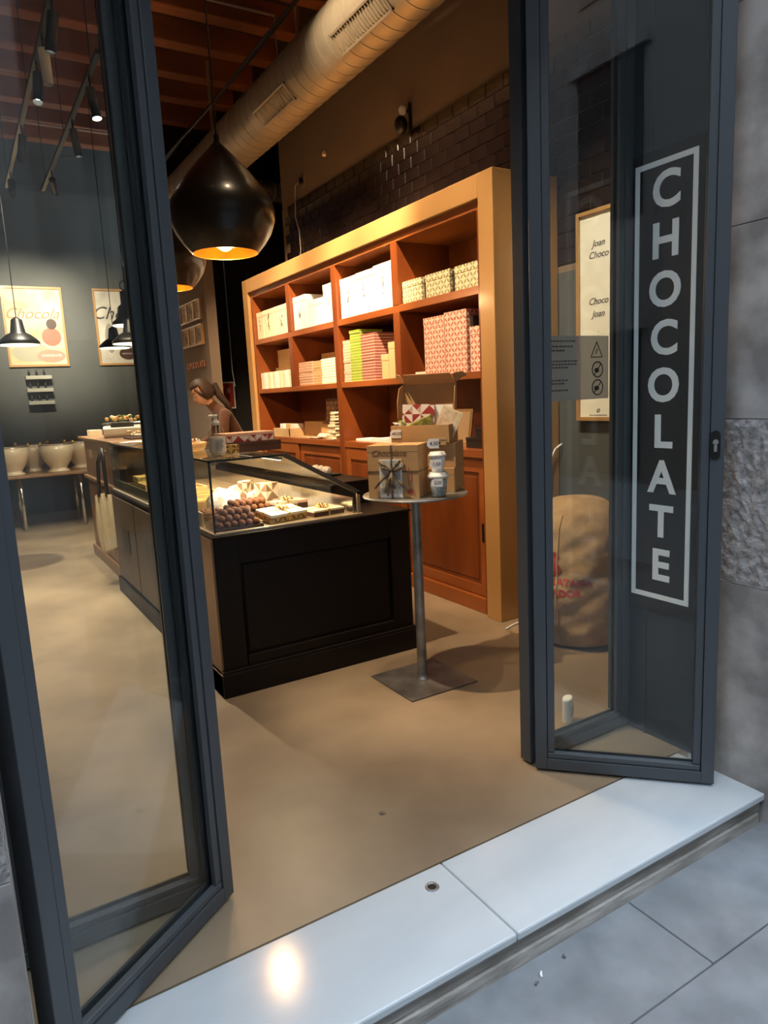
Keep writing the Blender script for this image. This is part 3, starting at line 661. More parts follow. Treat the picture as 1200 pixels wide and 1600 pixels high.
def stack(n, h, x0, y0, y1, z0, d, m, name, label, group, line=None, jit=.003):
    for k in range(n):
        e = random.uniform(-jit, jit)
        o = thing(name, label+', '+('topmost' if k == n-1 else ORD[k]), 'box', (x0+d/2+e, (y0+y1)/2, z0+k*h), random.uniform(-.01, .01), group); w_ = (y1-y0)/2-.004
        MB().box(-d/2, d/2, -w_, w_, 0, h*.42).build('tray', line or m, o)
        MB().box(-d/2-.0015, d/2+.0015, -w_-.0015, w_+.0015, h*.42, h-.0012).build('lid', m, o)
stack(9, .0245, 2.93, 6.10, 6.40, MS, .2, pink_card, 'flat_box', 'flat salmon box in the left stack of the second bay', 'salmon flat boxes', kraft)
stack(9, .024, 2.935, 5.92, 6.085, MS, .2, kraft_lt, 'flat_box', 'flat kraft box stacked between the salmon and white stacks', 'kraft flat boxes', kraft)
stack(9, .0248, 2.93, 5.60, 5.905, MS, .2, white_card, 'flat_box', 'flat white box in the stack left of the middle divider', 'white flat boxes', cream_card)
for y0, y1, h in ((6.08, 6.35, .30), (5.78, 6.05, .34), (5.58, 5.76, .39)): pbox('kraft_carton', {.30: 'lowest', .34: 'middle', .39: 'tallest'}[h]+' kraft carton standing behind the flat box stacks', 'kraft cartons behind the flat boxes', 3.16, y0, y1, MS, h, .18, kraft)
stack(15, .0232, 2.93, 5.34, 5.47, MS, .22, pink_card, 'bar_box', 'thin pink box in the pink stack beside the lime stack', 'pink thin boxes', cream_card)
stack(18, .0232, 2.925, 5.155, 5.335, MS, .22, green_card, 'bar_box', 'thin lime green box in the tall lime stack', 'lime thin boxes', mat('pale_lime', (.55, .60, .22), .6))
stack(16, .0232, 2.93, 4.93, 5.15, MS, .24, red_card, 'bar_box', 'thin plum box in the plum stack right of the lime one', 'plum thin boxes', pink_card)
pbox('kraft_carton', 'low pale kraft carton right of the plum stack', 'pale kraft cartons', 2.94, 4.755, 4.86, MS, .19, .16, kraft_lt)
pbox('kraft_carton', 'taller pale kraft carton against the upper divider', 'pale kraft cartons', 2.94, 4.62, 4.75, MS, .275, .16, kraft_lt)
for k in range(4): pbox('black_box', 'long black box behind the plum and kraft boxes, '+ORD[k], 'black boxes behind the plum stack', 3.19, 4.62, 5.05, MS+.10*k, .098, .16, black_card, lid=False)
for i, (y0, y1, h) in enumerate(((4.0, 4.245, .395), (3.755, 3.995, .405), (3.612, 3.72, .285))):
    pbox('patterned_box', ['tall red leaf-printed box, left of the near pair', 'tall red leaf-printed box, right of the near pair', 'shorter red leaf-printed box at the near end of the shelf'][i], 'red leaf-printed boxes', 2.93, y0, y1, MS, h, .24, red_leaf)
for k in range(5): pbox('black_box', 'black box in the gap between the red leaf-printed boxes, '+ORD[k], 'black boxes behind the red ones', 2.96, 3.7225, 3.7525, MS+.072*k, .07, .2, black_card, lid=False)
pbox('white_packet', 'small white packet lying left of the tall red boxes', 'white packets', 2.95, 4.27, 4.40, MS, .03, .08, white_card, lid=False)
# desk board
def crate(x, y, w_, d, h, label, rz=0):
    o = thing('low_tray', label, 'tray', (x, y, DS), rz, 'low kraft trays on the desk shelf'); t = .008
    MB().box(-d/2, d/2, -w_/2, w_/2, 0, t).build('base', kraft_lt, o)
    for x0, x1, y0, y1 in ((-d/2, -d/2+t, -w_/2, w_/2), (d/2-t, d/2, -w_/2, w_/2), (-d/2, d/2, -w_/2, -w_/2+t), (-d/2, d/2, w_/2-t, w_/2)): MB().box(x0, x1, y0, y1, t, h).build('side', kraft_lt, o)
    return o
crate(3.05, 6.95, .42, .24, .085, 'low kraft tray at the left end of the desk shelf')
for i, (y, x) in enumerate(((7.08, 3.05), (6.95, 3.06), (6.82, 3.06))):
    pbox('card_bundle', ['white card bundle on the left in the kraft tray', 'white card bundle in the middle of the kraft tray', 'white card bundle on the right in the kraft tray'][i], 'card bundles in the kraft tray', x-.05, y-.05, y+.05, DS+.009, .12, .1, white_card if i != 1 else kraft_lt, lid=False, cat='cards')
pbox('kraft_carton', 'long open kraft carton right of the card bundles', 'kraft cartons on the desk shelf', 3.10, 6.30, 6.72, DS, .15, .16, kraft, lid=False)
pb = thing('leaflet_pile', 'loose brown leaflets lying on the desk shelf edge', 'leaflets', (2.97, 6.35, DS)); MB().box(-.05, .07, -.22, .22, 0, .008).build('leaflet', kraft_lt, pb); MB().box(-.06, .04, -.30, -.12, .008, .012).build('leaflet', pink_card, pb)
for k in range(2): pbox('brown_box', ['flat brown box under another beside the patterned bag', 'flat brown box on top beside the patterned bag'][k], 'stacked brown boxes', 3.06, 6.02, 6.26, DS+.066*k, .065, .18, kraft, lid=True)
for k in range(2): pbox('brown_box', ['dark patterned box, lower, beside the white bars', 'dark patterned box, upper, beside the white bars'][k], 'dark patterned boxes', 3.07, 5.87, 6.0, DS+.07*k, .068, .16, brown_leaf)
bag = thing('gift_bag', 'brown leaf-printed paper gift bag standing on the stacked boxes', 'bag', (3.15, 6.14, DS+.132))
MB()._add([(-.04, -.10, 0), (.04, -.10, 0), (.04, .10, 0), (-.04, .10, 0), (-.012, -.125, .24), (.012, -.125, .24), (.012, .125, .24), (-.012, .125, .24)], [(0, 3, 2, 1), (0, 1, 5, 4), (1, 2, 6, 5), (2, 3, 7, 6), (3, 0, 4, 7)]).build('paper_body', brown_leaf, bag)
for k in range(9):
    o = thing('wrapped_bar', 'cream cellophane-wrapped bar in the leaning pile by the divider', 'bar', (2.972+random.uniform(-.006, .006), 5.775-.010*k+random.uniform(-.008, .008), DS+.0285*k), random.uniform(-.12, .12), 'wrapped bars piled by the divider')
    MB().prism([(-.09+.02*k*.3, 0), (.09-.02*k*.3, 0), (.10-.006*k, .013), (.085-.006*k, .026), (-.085+.006*k, .026), (-.10+.006*k, .013)], -.06, .06, 'X').build('wrapper', cream_card, o, bevel=.004)
for k in range(5):
    o = thing('wrapped_bar', 'cream wrapped bar slumped at the foot of the pile', 'bar', (2.97, 5.915+.042*k, DS+.002), .1*k, 'wrapped bars at the foot of the pile')
    MB().tube([(-.05, 0, .02), (0, .01, .035), (.05, 0, .02)], [.008, .018, .008], 8).build('wrapper', cream_card, o, True)
for i, (y0, y1, h) in enumerate(((5.12, 5.38, .022), (4.86, 5.10, .03), (4.66, 4.84, .05))):
    pbox('flat_white_box', ['flat white box on the desk shelf just right of the divider', 'flat white box in the middle of the three on the desk', 'thicker white box nearest the open gift carton'][i], 'flat white boxes on the desk', 2.96, y0, y1, DS, h, .16, white_card, lid=False)
for i, (y0, y1, z0, h) in enumerate(((3.62, 3.86, 0, .07), (3.64, 3.75, .071, .07))): pbox('black_box', ['small black and kraft box at the near end of the desk shelf', 'small black box on top at the near end of the desk shelf'][i], 'black boxes on the desk shelf', 2.98, y0, y1, DS+z0, h, .12, black_card)
fr = thing('leaning_board', 'pale framed board leaning against the shelf back behind the gift boxes', 'board', (3.10, 4.10, DS), 0)
Mt = Matrix.Translation((3.10-3.10, 0, 0)) @ Matrix.Rotation(math.radians(9), 4, 'Y')
MB().box(0, .012, -.13, .13, 0, .26, Mt).build('panel', kraft_lt, fr); MB().box(-.004, 0, -.11, .11, .02, .24, Mt).build('print', cream_card, fr)

# ================================================================== COUNTER
ct = thing('display_counter', 'black panelled shop counter with a wooden left flank under the glass case', 'counter', (1.6, 4.4, 0))
MB().box(1.03, 2.17, 3.40, 6.02, .13, .825).build('carcass', darkwood, ct, world=True)
MB().box(1.00, 2.195, 3.355, 6.02, 0, .125).build('plinth', darkwood, ct, bevel=.004, world=True)
MB().box(1.005, 2.19, 3.36, 3.40, .125, .14).build('plinth_moulding', darkwood, ct, bevel=.004, world=True)
fp = MB(); fp.box(1.02, 1.15, 3.378, 3.40, .14, .825).box(2.05, 2.18, 3.378, 3.40, .14, .825).box(1.15, 2.05, 3.378, 3.40, .69, .825).box(1.15, 2.05, 3.378, 3.40, .14, .195)
fp.build('panel_frame', darkwood, ct, bevel=.004, world=True)
MB().box(1.165, 2.035, 3.392, 3.40, .21, .675).build('panel_moulding', darkwood, ct, bevel=.006, world=True)
MB().box(1.015, 2.185, 3.365, 6.02, .825, .84).build('worktop', darkwood, ct, bevel=.003, world=True)
MB().box(1.010, 1.03, 3.385, 3.62, .125, .825).build('wooden_pilaster', walnut, ct, bevel=.003, world=True)
MB().box(1.000, 1.03, 3.36, 3.62, .0, .125).build('wooden_foot', walnut, ct, bevel=.003, world=True)
for k in range(3):
    y0 = 3.64+k*.79
    pn = MB().box(1.012, 1.03, y0, y0+.77, .14, .80).build('side_panel', steel_dark, ct, bevel=.004, world=True)
    o_ = MB().box(1.008, 1.013, y0+.22, y0+.48, .40, .58).build('vent', black_metal, pn)
    o_.data.transform(Matrix.Translation(-Vector(ct.location)))
rbk = thing('counter_riser', 'long black raised unit on the counter behind the glass case', 'counter unit', (2.03, 4.9, .8405))
MB().box(1.885, 2.17, 3.78, 5.98, .8405, .972).build('body', darkwood, rbk, bevel=.004, world=True); MB().box(1.88, 2.18, 3.77, 5.99, .972, .985).build('top', darkwood, rbk, bevel=.003, world=True)
# glass case
cs = thing('glass_display_case', 'glass display case with sloping side full of chocolates on the counter', 'display case', (1.45, 4.6, .84))
yA, yB = 3.40, 6.0; zT = 1.215; zD = .84
MB().box(1.035, 1.875, yA, yB, zD+.0003, zD+.012).build('deck', mat('brown_deck', (.22, .15, .085), .4), cs, world=True)
prof = [(1.04, zD+.012), (1.04, zT), (1.445, zT), (1.868, .975), (1.868, zD+.012)]
for nm, y in (('front_glass', yA), ('end_glass', yB-.008)): MB().prism(prof, y, y+.008, 'Y').build(nm, case_glass, cs, world=True)
MB().box(1.04, 1.048, yA+.009, yB-.009, zD+.012, zT-.009).build('side_glass', case_glass, cs, world=True)
MB().box(1.04, 1.445, yA, yB, zT-.008, zT).build('top_glass', case_glass, cs, world=True)
sl = Vector((1.868-1.445, 0, .975-zT)); sn = Vector((sl.z, 0, -sl.x)).normalized()*.008
MB().prism([(1.447, zT-.001), (1.866, .977), (1.866+sn.x, .977+sn.z), (1.447+sn.x, zT-.001+sn.z)], yA+.009, yB-.009, 'Y').build('sloping_glass', case_glass, cs, world=True)
edge = MB()
def slopebar(y0, y1): return MB().prism([(1.440, zT+.006), (1.452, zT+.006), (1.876, .978), (1.876, .955), (1.862, .960), (1.437, zT-.014)], y0, y1, 'Y')
slopebar(yA-.004, yA+.016).build('slope_frame', mat('grey_frame', (.06, .06, .058), .45), cs, world=True)
slopebar(yB-.016, yB).build('slope_frame', mat('grey_frame', (.06,)*3), cs, world=True)
edm = mat('black_glass_edge', (.012, .016, .014), .3)
MB().box(1.036, 1.45, yA-.003, yA+.009, zT-.006, zT+.004).build('top_edge', edm, cs, world=True)
MB().box(1.036, 1.046, yA, yB, zT-.006, zT+.004).build('top_edge', edm, cs, world=True)
MB().box(1.036, 1.045, yA-.003, yA+.007, zD, zT).build('corner_edge', edm, cs, world=True)
MB().box(1.856, 1.874, yA-.004, yA+.012, zD, .972).build('end_post', mat('satin_alu', (.45, .36, .27), .35, .7), cs, world=True)
MB().box(1.03, 1.88, yA-.012, yA+.004, zD+.0003, zD+.014).build('base_trim', mat('satin_alu_2', (.60, .50, .38), .35, .6), cs, bevel=.002, world=True)
MB().box(1.028, 1.04, yA, yB, zD+.0003, zD+.014).build('base_trim', mat('satin_alu_2', (.6,)*3), cs, bevel=.002, world=True)
MB().box(1.42, 1.44, yA+.03, yB-.03, zT-.028, zT-.012).build('light_rail', chrome, cs, world=True)
MB().box(1.423, 1.437, yA+.04, yB-.04, zT-.031, zT-.028).build('led_strip', case_led, cs, world=True)
for y in (3.65, 4.25, 4.85, 5.45):
    ld = bpy.data.lights.new('case_light', 'AREA'); ld.shape = 'RECTANGLE'; ld.size = .02; ld.size_y = .5; ld.energy = 6.5; ld.color = (1, .82, .55)
    lo = bpy.data.objects.new('case_light', ld); COL.objects.link(lo); lo.parent = cs; lo.location = Vector((1.43, y, zT-.034))-Vector(cs.location)
ib = MB().box(1.835, 1.843, yA+.02, yB-.02, zD+.012, zD+.10); ib.build('inner_back_rail', chrome, cs, world=True)
MB().box(1.055, 1.063, yA+.25, yB-.02, zD+.012, zD+.085).build('price_rail', mat('rail_edge', (.30, .28, .22), .4), cs, world=True)
ZD = zD+.0125

# goods inside the case
def tray_of(loc, w_, d, h, rz, m, name, label):
    o = thing(name, label, 'tray', loc, rz); t = .005
    MB().box(-w_/2, w_/2, -d/2, d/2, 0, t).build('base', m, o)
    for x0, x1, y0, y1 in ((-w_/2, w_/2, -d/2, -d/2+t), (-w_/2, w_/2, d/2-t, d/2), (-w_/2, -w_/2+t, -d/2+t, d/2-t), (w_/2-t, w_/2, -d/2+t, d/2-t)): MB().box(x0, x1, y0, y1, t, h).build('side', m, o)
    return o
truff = MB().ball((0, 0, 0), .019, 12, 8).mesh('cocoa_ball', choc, True)
def truffles(cx, cy, rz, nx, ny, layers, label, grp, s=.0395, z0=ZD+.006):
    c, sn_ = math.cos(rz), math.sin(rz)
    for L_ in range(layers):
        for i in range(nx-L_):
            for j in range(ny-L_):
                x = (i-(nx-L_-1)/2)*s; y = (j-(ny-L_-1)/2)*s
                o = bpy.data.objects.new('truffle', truff); COL.objects.link(o)
                o.location = (cx+x*c-y*sn_+random.uniform(-.002, .002), cy+x*sn_+y*c+random.uniform(-.002, .002), z0+.019+L_*.0285)
                o.scale = (random.uniform(.95, 1.05),)*3; tag(o, label, 'truffle', grp)
tray_of((1.185, 3.52, ZD), .25, .19, .014, .0, brown_card, 'truffle_tray', 'dark tray of cocoa truffles at the front corner of the case')
truffles(1.185, 3.52, .0, 6, 4, 3, 'cocoa-dusted round truffle in the front corner pile', 'truffles in the front tray')
tray_of((1.36, 3.80, ZD), .26, .19, .03, .05, brown_card, 'truffle_tray', 'dark tray of cocoa truffles behind the front tray')
truffles(1.36, 3.80, .05, 6, 4, 2, 'cocoa-dusted round truffle in the rear pile', 'truffles in the second tray', z0=ZD+.034)
# almonds / elongated chocolates
alm = MB().ball((0, 0, 0), .016, 8, 6, (1.9, .75, .7)).mesh('shell', choc, True)
tray_of((1.165, 3.80, ZD), .16, .30, .014, 0, brown_card, 'almond_tray', 'dark tray of cocoa almonds along the left glass')
for k in range(70):
    o = bpy.data.objects.new('cocoa_almond', alm); COL.objects.link(o)
    o.location = (1.165+random.uniform(-.055, .055), 3.80+random.uniform(-.125, .125), ZD+.018+.016*(k//25)); o.rotation_euler = (random.uniform(-.3, .3), random.uniform(-.3, .3), random.uniform(0, 3.1))
    tag(o, 'long cocoa-dusted almond in the heap by the left glass', 'almond', 'cocoa almonds by the left glass')
for i, (x, y) in enumerate(((1.16, 3.66), (1.25, 3.655), (1.31, 3.655))):
    o = thing('price_card', ['small kraft price card by the left glass', 'small kraft price card between the truffle piles', 'small kraft price card right of the truffle piles'][i], 'price card', (x, y, ZD+.02), .1)
    MB().box(-.016, .016, -.001, .001, 0, .05).build('card', kraft_lt, o); MB().box(-.011, .011, -.0016, -.001, .025, .03).build('writing', ink, o)
# white cellophane heap
def blob(name, label, cat, loc, sx, sy, sz, m, seed, amp=.3, n=2):
    r = random.Random(seed); bm = bmesh.new(); bmesh.ops.create_icosphere(bm, subdivisions=3, radius=1)
    for v in bm.verts:
        k = 1+amp*(math.sin(v.co.x*5+seed)*math.cos(v.co.y*6+seed*2)*.5+r.uniform(-.35, .35)*.4)
        v.co = Vector((v.co.x*sx*k, v.co.y*sy*k, max(v.co.z, -.55)*sz*k))
    zm = min(v.co.z for v in bm.verts)
    for v in bm.verts: v.co.z -= zm
    me = bpy.data.meshes.new(name); bm.to_mesh(me); bm.free(); me.materials.append(m)
    o = bpy.data.objects.new(name, me); COL.objects.link(o); o.location = loc; tag(o, label, cat); return o
blob('marshmallow_bag', 'bright white bag of sweets between the truffles and yellow crates', 'bag', (1.31, 4.06, ZD), .10, .075, .085, white_card, 3)
# gift boxes on the right in the case
def gbox(loc, w_, d, h, rz, tilt, top, side, label, bow=False, name='gift_box'):
    o = thing(name, label, 'box', loc, rz); o.rotation_euler = (tilt, 0, rz)
    MB().box(-w_/2, w_/2, -d/2, d/2, 0, h*.7).build('tray', side, o, bevel=.001); MB().box(-w_/2-.001, w_/2+.001, -d/2-.001, d/2+.001, h*.7, h).build('lid', top, o, bevel=.001)
    if bow:
        b = MB(); b.box(-w_/2-.002, w_/2+.002, -.005, .005, -.0, h+.0015).box(-.005, .005, -d/2-.002, d/2+.002, -.0, h+.0015); b.build('ribbon', brass, o)
        for k in range(6):
            a = k*PI/3; MB().tube([(0, 0, h), (.02*math.cos(a), .02*math.sin(a), h+.02), (.045*math.cos(a), .045*math.sin(a), h+.008)], [.003, .007, .002], 6).build('bow_loop', brass, o, True)
    return o
gbox((1.455, 3.535, ZD+.012), .23, .15, .045, .22, .14, white_card, gold_leaf, 'white-lidded gift box with ribbon leaning at the case front', True)
gbox((1.705, 3.54, ZD), .20, .15, .035, .12, 0, cream_card, brown_card, 'flat cream-lidded gift box with ribbon at the right of the case', True)
gbox((1.63, 3.84, ZD), .20, .12, .055, .1, 0, pink_card, brown_card, 'pink-topped brown gift box behind the flat cream one')
gbox((1.56, 3.70, ZD), .12, .05, .075, .2, 0, cream_card, gold_leaf, 'small gold-printed box with a bow between the gift boxes', True)
gbox((1.58, 4.04, ZD), .10, .10, .15, .35, 0, cream_tri, cream_tri, 'tall cream triangle-printed box standing in the case')
gbox((1.49, 4.16, ZD), .09, .05, .16, .7, 0, cream_tri, cream_tri, 'narrow cream printed box tilted beside the tall one')
gbox((1.44, 3.945, ZD), .03, .10, .11, -.5, 0, white_card, white_card, 'slim white carton beside the bright sweets bag')
for i, (x, y) in enumerate(((1.66, 4.35), (1.60, 4.65))): blob('sweets_bag', ['clear bag of white sweets deep on the right in the case', 'pale bag of sweets farther back in the case'][i], 'bag', (x, y, ZD), .06, .05, .05, cream_card, 11+i)
# pale crates of candied peel
def peel_crate(x, y, w_, d, h, label, n):
    o = thing('peel_crate', label, 'crate', (x, y, ZD), 0, 'pale wooden crates in the case'); t = .008
    MB().box(-w_/2, w_/2, -d/2, d/2, 0, t).build('base', pal_wood, o)
    for x0, x1, y0, y1 in ((-w_/2, w_/2, -d/2, -d/2+t), (-w_/2, w_/2, d/2-t, d/2), (-w_/2, -w_/2+t, -d/2+t, d/2-t), (w_/2-t, w_/2, -d/2+t, d/2-t)): MB().box(x0, x1, y0, y1, t, h).build('side', pal_wood, o)
    for k in range(n):
        q = thing('peel_stick', 'candied orange peel stick lying in a pale crate', 'sweet', (x+random.uniform(-.3, .3)*w_, y+random.uniform(-.32, .32)*d, ZD+h*.7+random.uniform(0, .018)), random.uniform(-.6, .6), 'candied peel sticks')
        MB().tube([(-w_*.13, 0, 0), (0, .004, .004), (w_*.13, 0, 0)], .006, 6).build('stick', yellow_c, q)
peel_crate(1.22, 4.275, .30, .20, .06, 'nearest pale crate of candied peel in the case', 16)
peel_crate(1.25, 4.50, .34, .24, .075, 'second pale crate of candied peel in the case', 16)
peel_crate(1.24, 4.80, .34, .24, .09, 'third pale crate of candied peel in the case', 16)
peel_crate(1.24, 5.12, .34, .26, .105, 'fourth pale crate of candied peel in the case', 14)
gbox((1.22, 5.54, ZD), .2, .18, .12, 0, 0, gold_leaf, gold_leaf, 'olive gold-printed box at the far end of the case')
for i, (x, y, z) in enumerate(((1.15, 5.32, .10), (1.45, 5.5, .0))): blob('sweets_bag', ['yellow-green bag of sweets by the left glass at the far end', 'pale bag of sweets at the far end of the case'][i], 'bag', (x, y, ZD), .05, .07, .06, [green_card, cream_card][i], 21+i)

# on top of the case
zT2 = zT+.0045
sn1 = thing('sanitiser_bottle', 'clear hand gel bottle with a white pump on the glass case', 'bottle', (1.175, 3.66, zT2))
MB().lathe([(0, 0), (.040, 0), (.044, .006), (.044, .115), (.036, .14), (.018, .158), (.016, .168)], 24).build('bottle', clear_p, sn1, True)
MB().lathe([(0, .004), (.040, .005), (.0415, .10), (0, .102)], 20).build('gel', mat('gel', (.55, .50, .44), .2), sn1, True)
MB().lathe([(.0452, .02), (.0452, .10)], 24, close=True).build('label', mat('gel_label', (.70, .66, .60), .6), sn1, True)
for k in range(7): MB().box(-.026, .026-random.uniform(0, .02), -.0462, -.0440, .028+.009*k, .031+.009*k).build('label_print', mat('grey_print', (.25, .24, .22), .7), sn1)
MB().lathe([(.017, .160), (.019, .162), (.019, .180), (.010, .184), (.010, .205), (.013, .206), (.013, .216), (0, .217)], 16).build('pump', plastic_w, sn1, True)
MB().tube([(0, 0, .211), (-.035, -.01, .211), (-.04, -.012, .205)], .0055, 8).build('nozzle', plastic_w, sn1, True)
MB().tube([(0, 0, .17), (0, 0, .02)], .004, 8).build('dip_tube', plastic_w, sn1)
gbox((1.40, 3.82, zT2), .34, .16, .055, .03, 0, brown_card, brown_card, 'flat dark brown box on the glass case behind the hand gel', name='chocolate_box')
gbox((1.255, 3.70, zT2), .085, .05, .05, .03, 0, gold_leaf, gold_leaf, 'small gold leaf-printed box beside the hand gel bottle', name='chocolate_box')
gbox((1.39, 3.83, zT2+.056), .30, .15, .05, .03, 0, pink_card, red_tri_s, 'flat red and white triangle-printed box on the dark brown one', name='chocolate_box')
bk = thing('sweets_tray', 'round wooden tray of wrapped sweets on the case behind the gel bottle', 'tray', (1.19, 4.35, zT2))
MB().lathe([(0, 0), (.12, 0), (.135, .04), (.13, .042), (.115, .008), (0, .008)], 28).build('tray', pal_wood, bk, True)
for k in range(34):
    a, r = random.uniform(0, 2*PI), .10*math.sqrt(random.random()); q = thing('wrapped_sweet', 'twist-wrapped sweet heaped in the round wooden tray', 'sweet', (1.19+r*math.cos(a), 4.35+r*math.sin(a), zT2+.025+random.uniform(0, .035)), random.uniform(0, 3), 'wrapped sweets in the round tray')
    MB().tube([(-.022, 0, .006), (-.012, 0, 0), (0, 0, 0), (.012, 0, 0), (.022, 0, .008)], [.009, .004, .009, .004, .009], 6).build('wrapper', random.choice([white_card, cream_card, pink_card, brown_card]), q)
# raised back: paper plate etc
pl = thing('tissue_tray', 'black tray of white tissue-wrapped sweets at the counter end', 'tray', (2.02, 4.25, .986))
MB().box(-.12, .12, -.14, .14, 0, .012).build('tray', black_card, pl, bevel=.004)
for k in range(6): blob('tissue_twist', 'white tissue twist on the black tray', 'sweet', (1.98+.08*(k % 2), 4.17+.08*(k//2), .9985), .032, .03, .03, white_card, 40+k).__setitem__('group', 'tissue twists on the black tray')
ln = thing('clipboard', 'kraft clipboard lying on the raised counter back', 'clipboard', (2.03, 4.72, .986), .3); MB().box(-.12, .12, -.16, .16, 0, .006).build('board', kraft_lt, ln); MB().box(-.04, .04, .12, .15, .006, .012).build('clip', chrome, ln)

# ================================================================== ROUND TABLE
TX, TY = 1.945, 2.948
tb = thing('bar_table', 'tall round steel bar table on a square scuffed floor plate', 'table', (TX, TY, 0))
MB().box(-.20, .21, -.20, .20, 0, .008).build('floor_plate', zincplate, tb, bevel=.002)
MB().lathe([(.036, .008), (.036, .014), (.028, .018), (.028, .04)], 20, close=True).build('collar', zinc, tb, True)
MB().lathe([(.0255, .008), (.0255, .985)], 24).build('pole', zinc, tb, True).data.set_sharp_from_angle(angle=.6)
MB().lathe([(0, .985), (.255, .985), (.264, .988), (.266, .994), (.262, 1.0), (0, 1.0)], 56).build('table_top', zinc, tb, True).data.set_sharp_from_angle(angle=.6)
RZ = math.atan2(-.195, .166)
def rot2(x, y): return (x*math.cos(RZ)-y*math.sin(RZ), x*math.sin(RZ)+y*math.cos(RZ))
# tied kraft box; local x = along the front, y = depth
tied = thing('tied_gift_box', 'kraft gift box tied with dark ribbon and a printed card on the round table', 'box', (1.684+rot2(.128, .085)[0], 2.959+rot2(.128, .085)[1], 1.0005), RZ)
W, D, H = .256, .17, .255
MB().box(-W/2, W/2, -D/2, D/2, 0, H).build('carton', kraft, tied, bevel=.0015)
MB().box(-W/2-.0008, W/2+.0008, -D/2-.0008, D/2+.0008, H-.03, H+.0008).build('lid_flap', kraft, tied, bevel=.001)
tcard = MB().box(-.068, .045, -D/2-.0025, -D/2-.0008, .003, .19).build('card', paper, tied)
card_art = mat('card_engraving', (.30, .36, .38), .7, col2=(.72, .66, .52), scale=38, detail=3)
MB().box(-.060, .037, -D/2-.0031, -D/2-.0025, .022, .182).build('card_print', card_art, tcard)
rb = MB(); rb.box(-W/2-.0022, W/2+.0022, -D/2-.0022, D/2+.0022, .126, .134).box(-.010, -.002, -D/2-.0040, D/2+.0022, 0, H+.0022); rb_o = rb.build('ribbon', ribbon, tied)
cxk = (-.006, -D/2-.006, .130)
for k, (dx, dz, b_) in enumerate((1.15*x_, 1.15*z_, y_) for x_, z_, y_ in ((-.075, -.07, .012), (.072, -.092, .012), (-.055, .045, .01), (.05, .05, .014), (-.02, -.10, .02), (.012, -.07, .02), (-.03, -.085, .014), (.03, .03, .02), (-.045, .02, .018), (.0, -.11, .012))):
    MB().tube([cxk, (cxk[0]+dx*.5, cxk[1]-b_, cxk[2]+dz*.5+.006), (cxk[0]+dx, cxk[1]-.002, cxk[2]+dz)], [.0045, .0068, .0055], 6).build('bow_strand', ribbon, rb_o, True)
MB().tube([cxk, (cxk[0]+.05, cxk[1]-.012, cxk[2]+.055), (cxk[0]+.07, cxk[1]-.014, cxk[2]+.03), (cxk[0]+.03, cxk[1]-.008, cxk[2]+.005), cxk], [.004, .0065, .0065, .0065, .004], 6).build('bow_loop', ribbon, rb_o, True)
def tx_on(parent, body, size, m, x, y, z, rot=0, **k):
    M = Matrix.Translation((x, y, z)) @ Matrix.Rotation(PI/2, 4, 'X') @ Matrix.Rotation(rot, 4, 'Z')
    return put_text('print', body, size, m, parent, M, extrude=.0003, **k)
brown_ink = mat('brown_ink', (.20, .10, .04), .7)
tx_on(tied, 'Chocolate', .042, brown_ink, -.02, -D/2-.001, .218, shear=.35)
tx_on(tied, 'CHOCOLATARIA', .0115, redink, .078, -D/2-.001, .105, PI/2); tx_on(tied, 'EQUADOR', .0115, redink, .092, -D/2-.001, .105, PI/2)
lg = MB(); ring(lg, .084, .032, .013, .005, -D/2-.0016, -D/2-.0008); lg.build('emblem', redink, tied)
MB().ball((.084, -D/2-.001, .032), .006, 8, 6, (1, .1, 1)).build('emblem', redink, tied)
# two cartons behind
bc = (2.075, 2.935)
for k in range(2):
    o = thing('kraft_carton', ['lower plain kraft carton at the back of the round table', 'upper plain kraft carton under the open gift carton'][k], 'box', (2.078+.012*k, 2.992+.01*k, 1.0005+.1225*k), RZ+.04*k, 'plain cartons on the round table')
    MB().box(-.155, .150, -.115, .115, 0, .121).build('carton', kraft, o, bevel=.0015); MB().box(-.153, .148, -.1156, -.115, .088, .0885).build('flap_line', brown_ink, o)
# open carton with presents
op = thing('open_gift_carton', 'open kraft carton with raised lid showing presents on the round table', 'box', (2.055, 3.0, 1.2466), RZ+.0)
W, D, H, t = .30, .20, .09, .004
MB().box(-W/2, W/2, -D/2, D/2, 0, t).build('base', kraft, op)
for x0, x1, y0, y1 in ((-W/2, W/2, -D/2, -D/2+t), (-W/2, W/2, D/2-t, D/2), (-W/2, -W/2+t, -D/2+t, D/2-t), (W/2-t, W/2, -D/2+t, D/2-t)): MB().box(x0, x1, y0, y1, t, H).build('side', kraft, op, bevel=.001)
Ml = Matrix.Translation((0, D/2, H)) @ Matrix.Rotation(math.radians(-8), 4, 'X')
MB().box(-W/2+.004, W/2-.004, 0, t, 0, .205, Ml).build('lid', kraft, op, bevel=.001)
for sx in (-1, 1):
    Ms = Ml @ Matrix.Translation((sx*(W/2-.006), 0, 0)) @ Matrix.Rotation(sx*.10, 4, 'Z')
    MB().prism([(0, 0), (-.075, .02), (-.085, .10), (-.06, .18), (0, .205)], 0, .003*-sx, 'X', Ms).build('lid_wing', kraft, op)
Mf = Ml @ Matrix.Translation((0, 0, .205)) @ Matrix.Rotation(math.radians(62), 4, 'X')
MB().prism([(-W/2+.01, 0), (W/2-.01, 0), (W/2-.028, .085), (-W/2+.028, .085)], 0, .003, 'Y', Mf).build('tuck_flap', kraft, op)
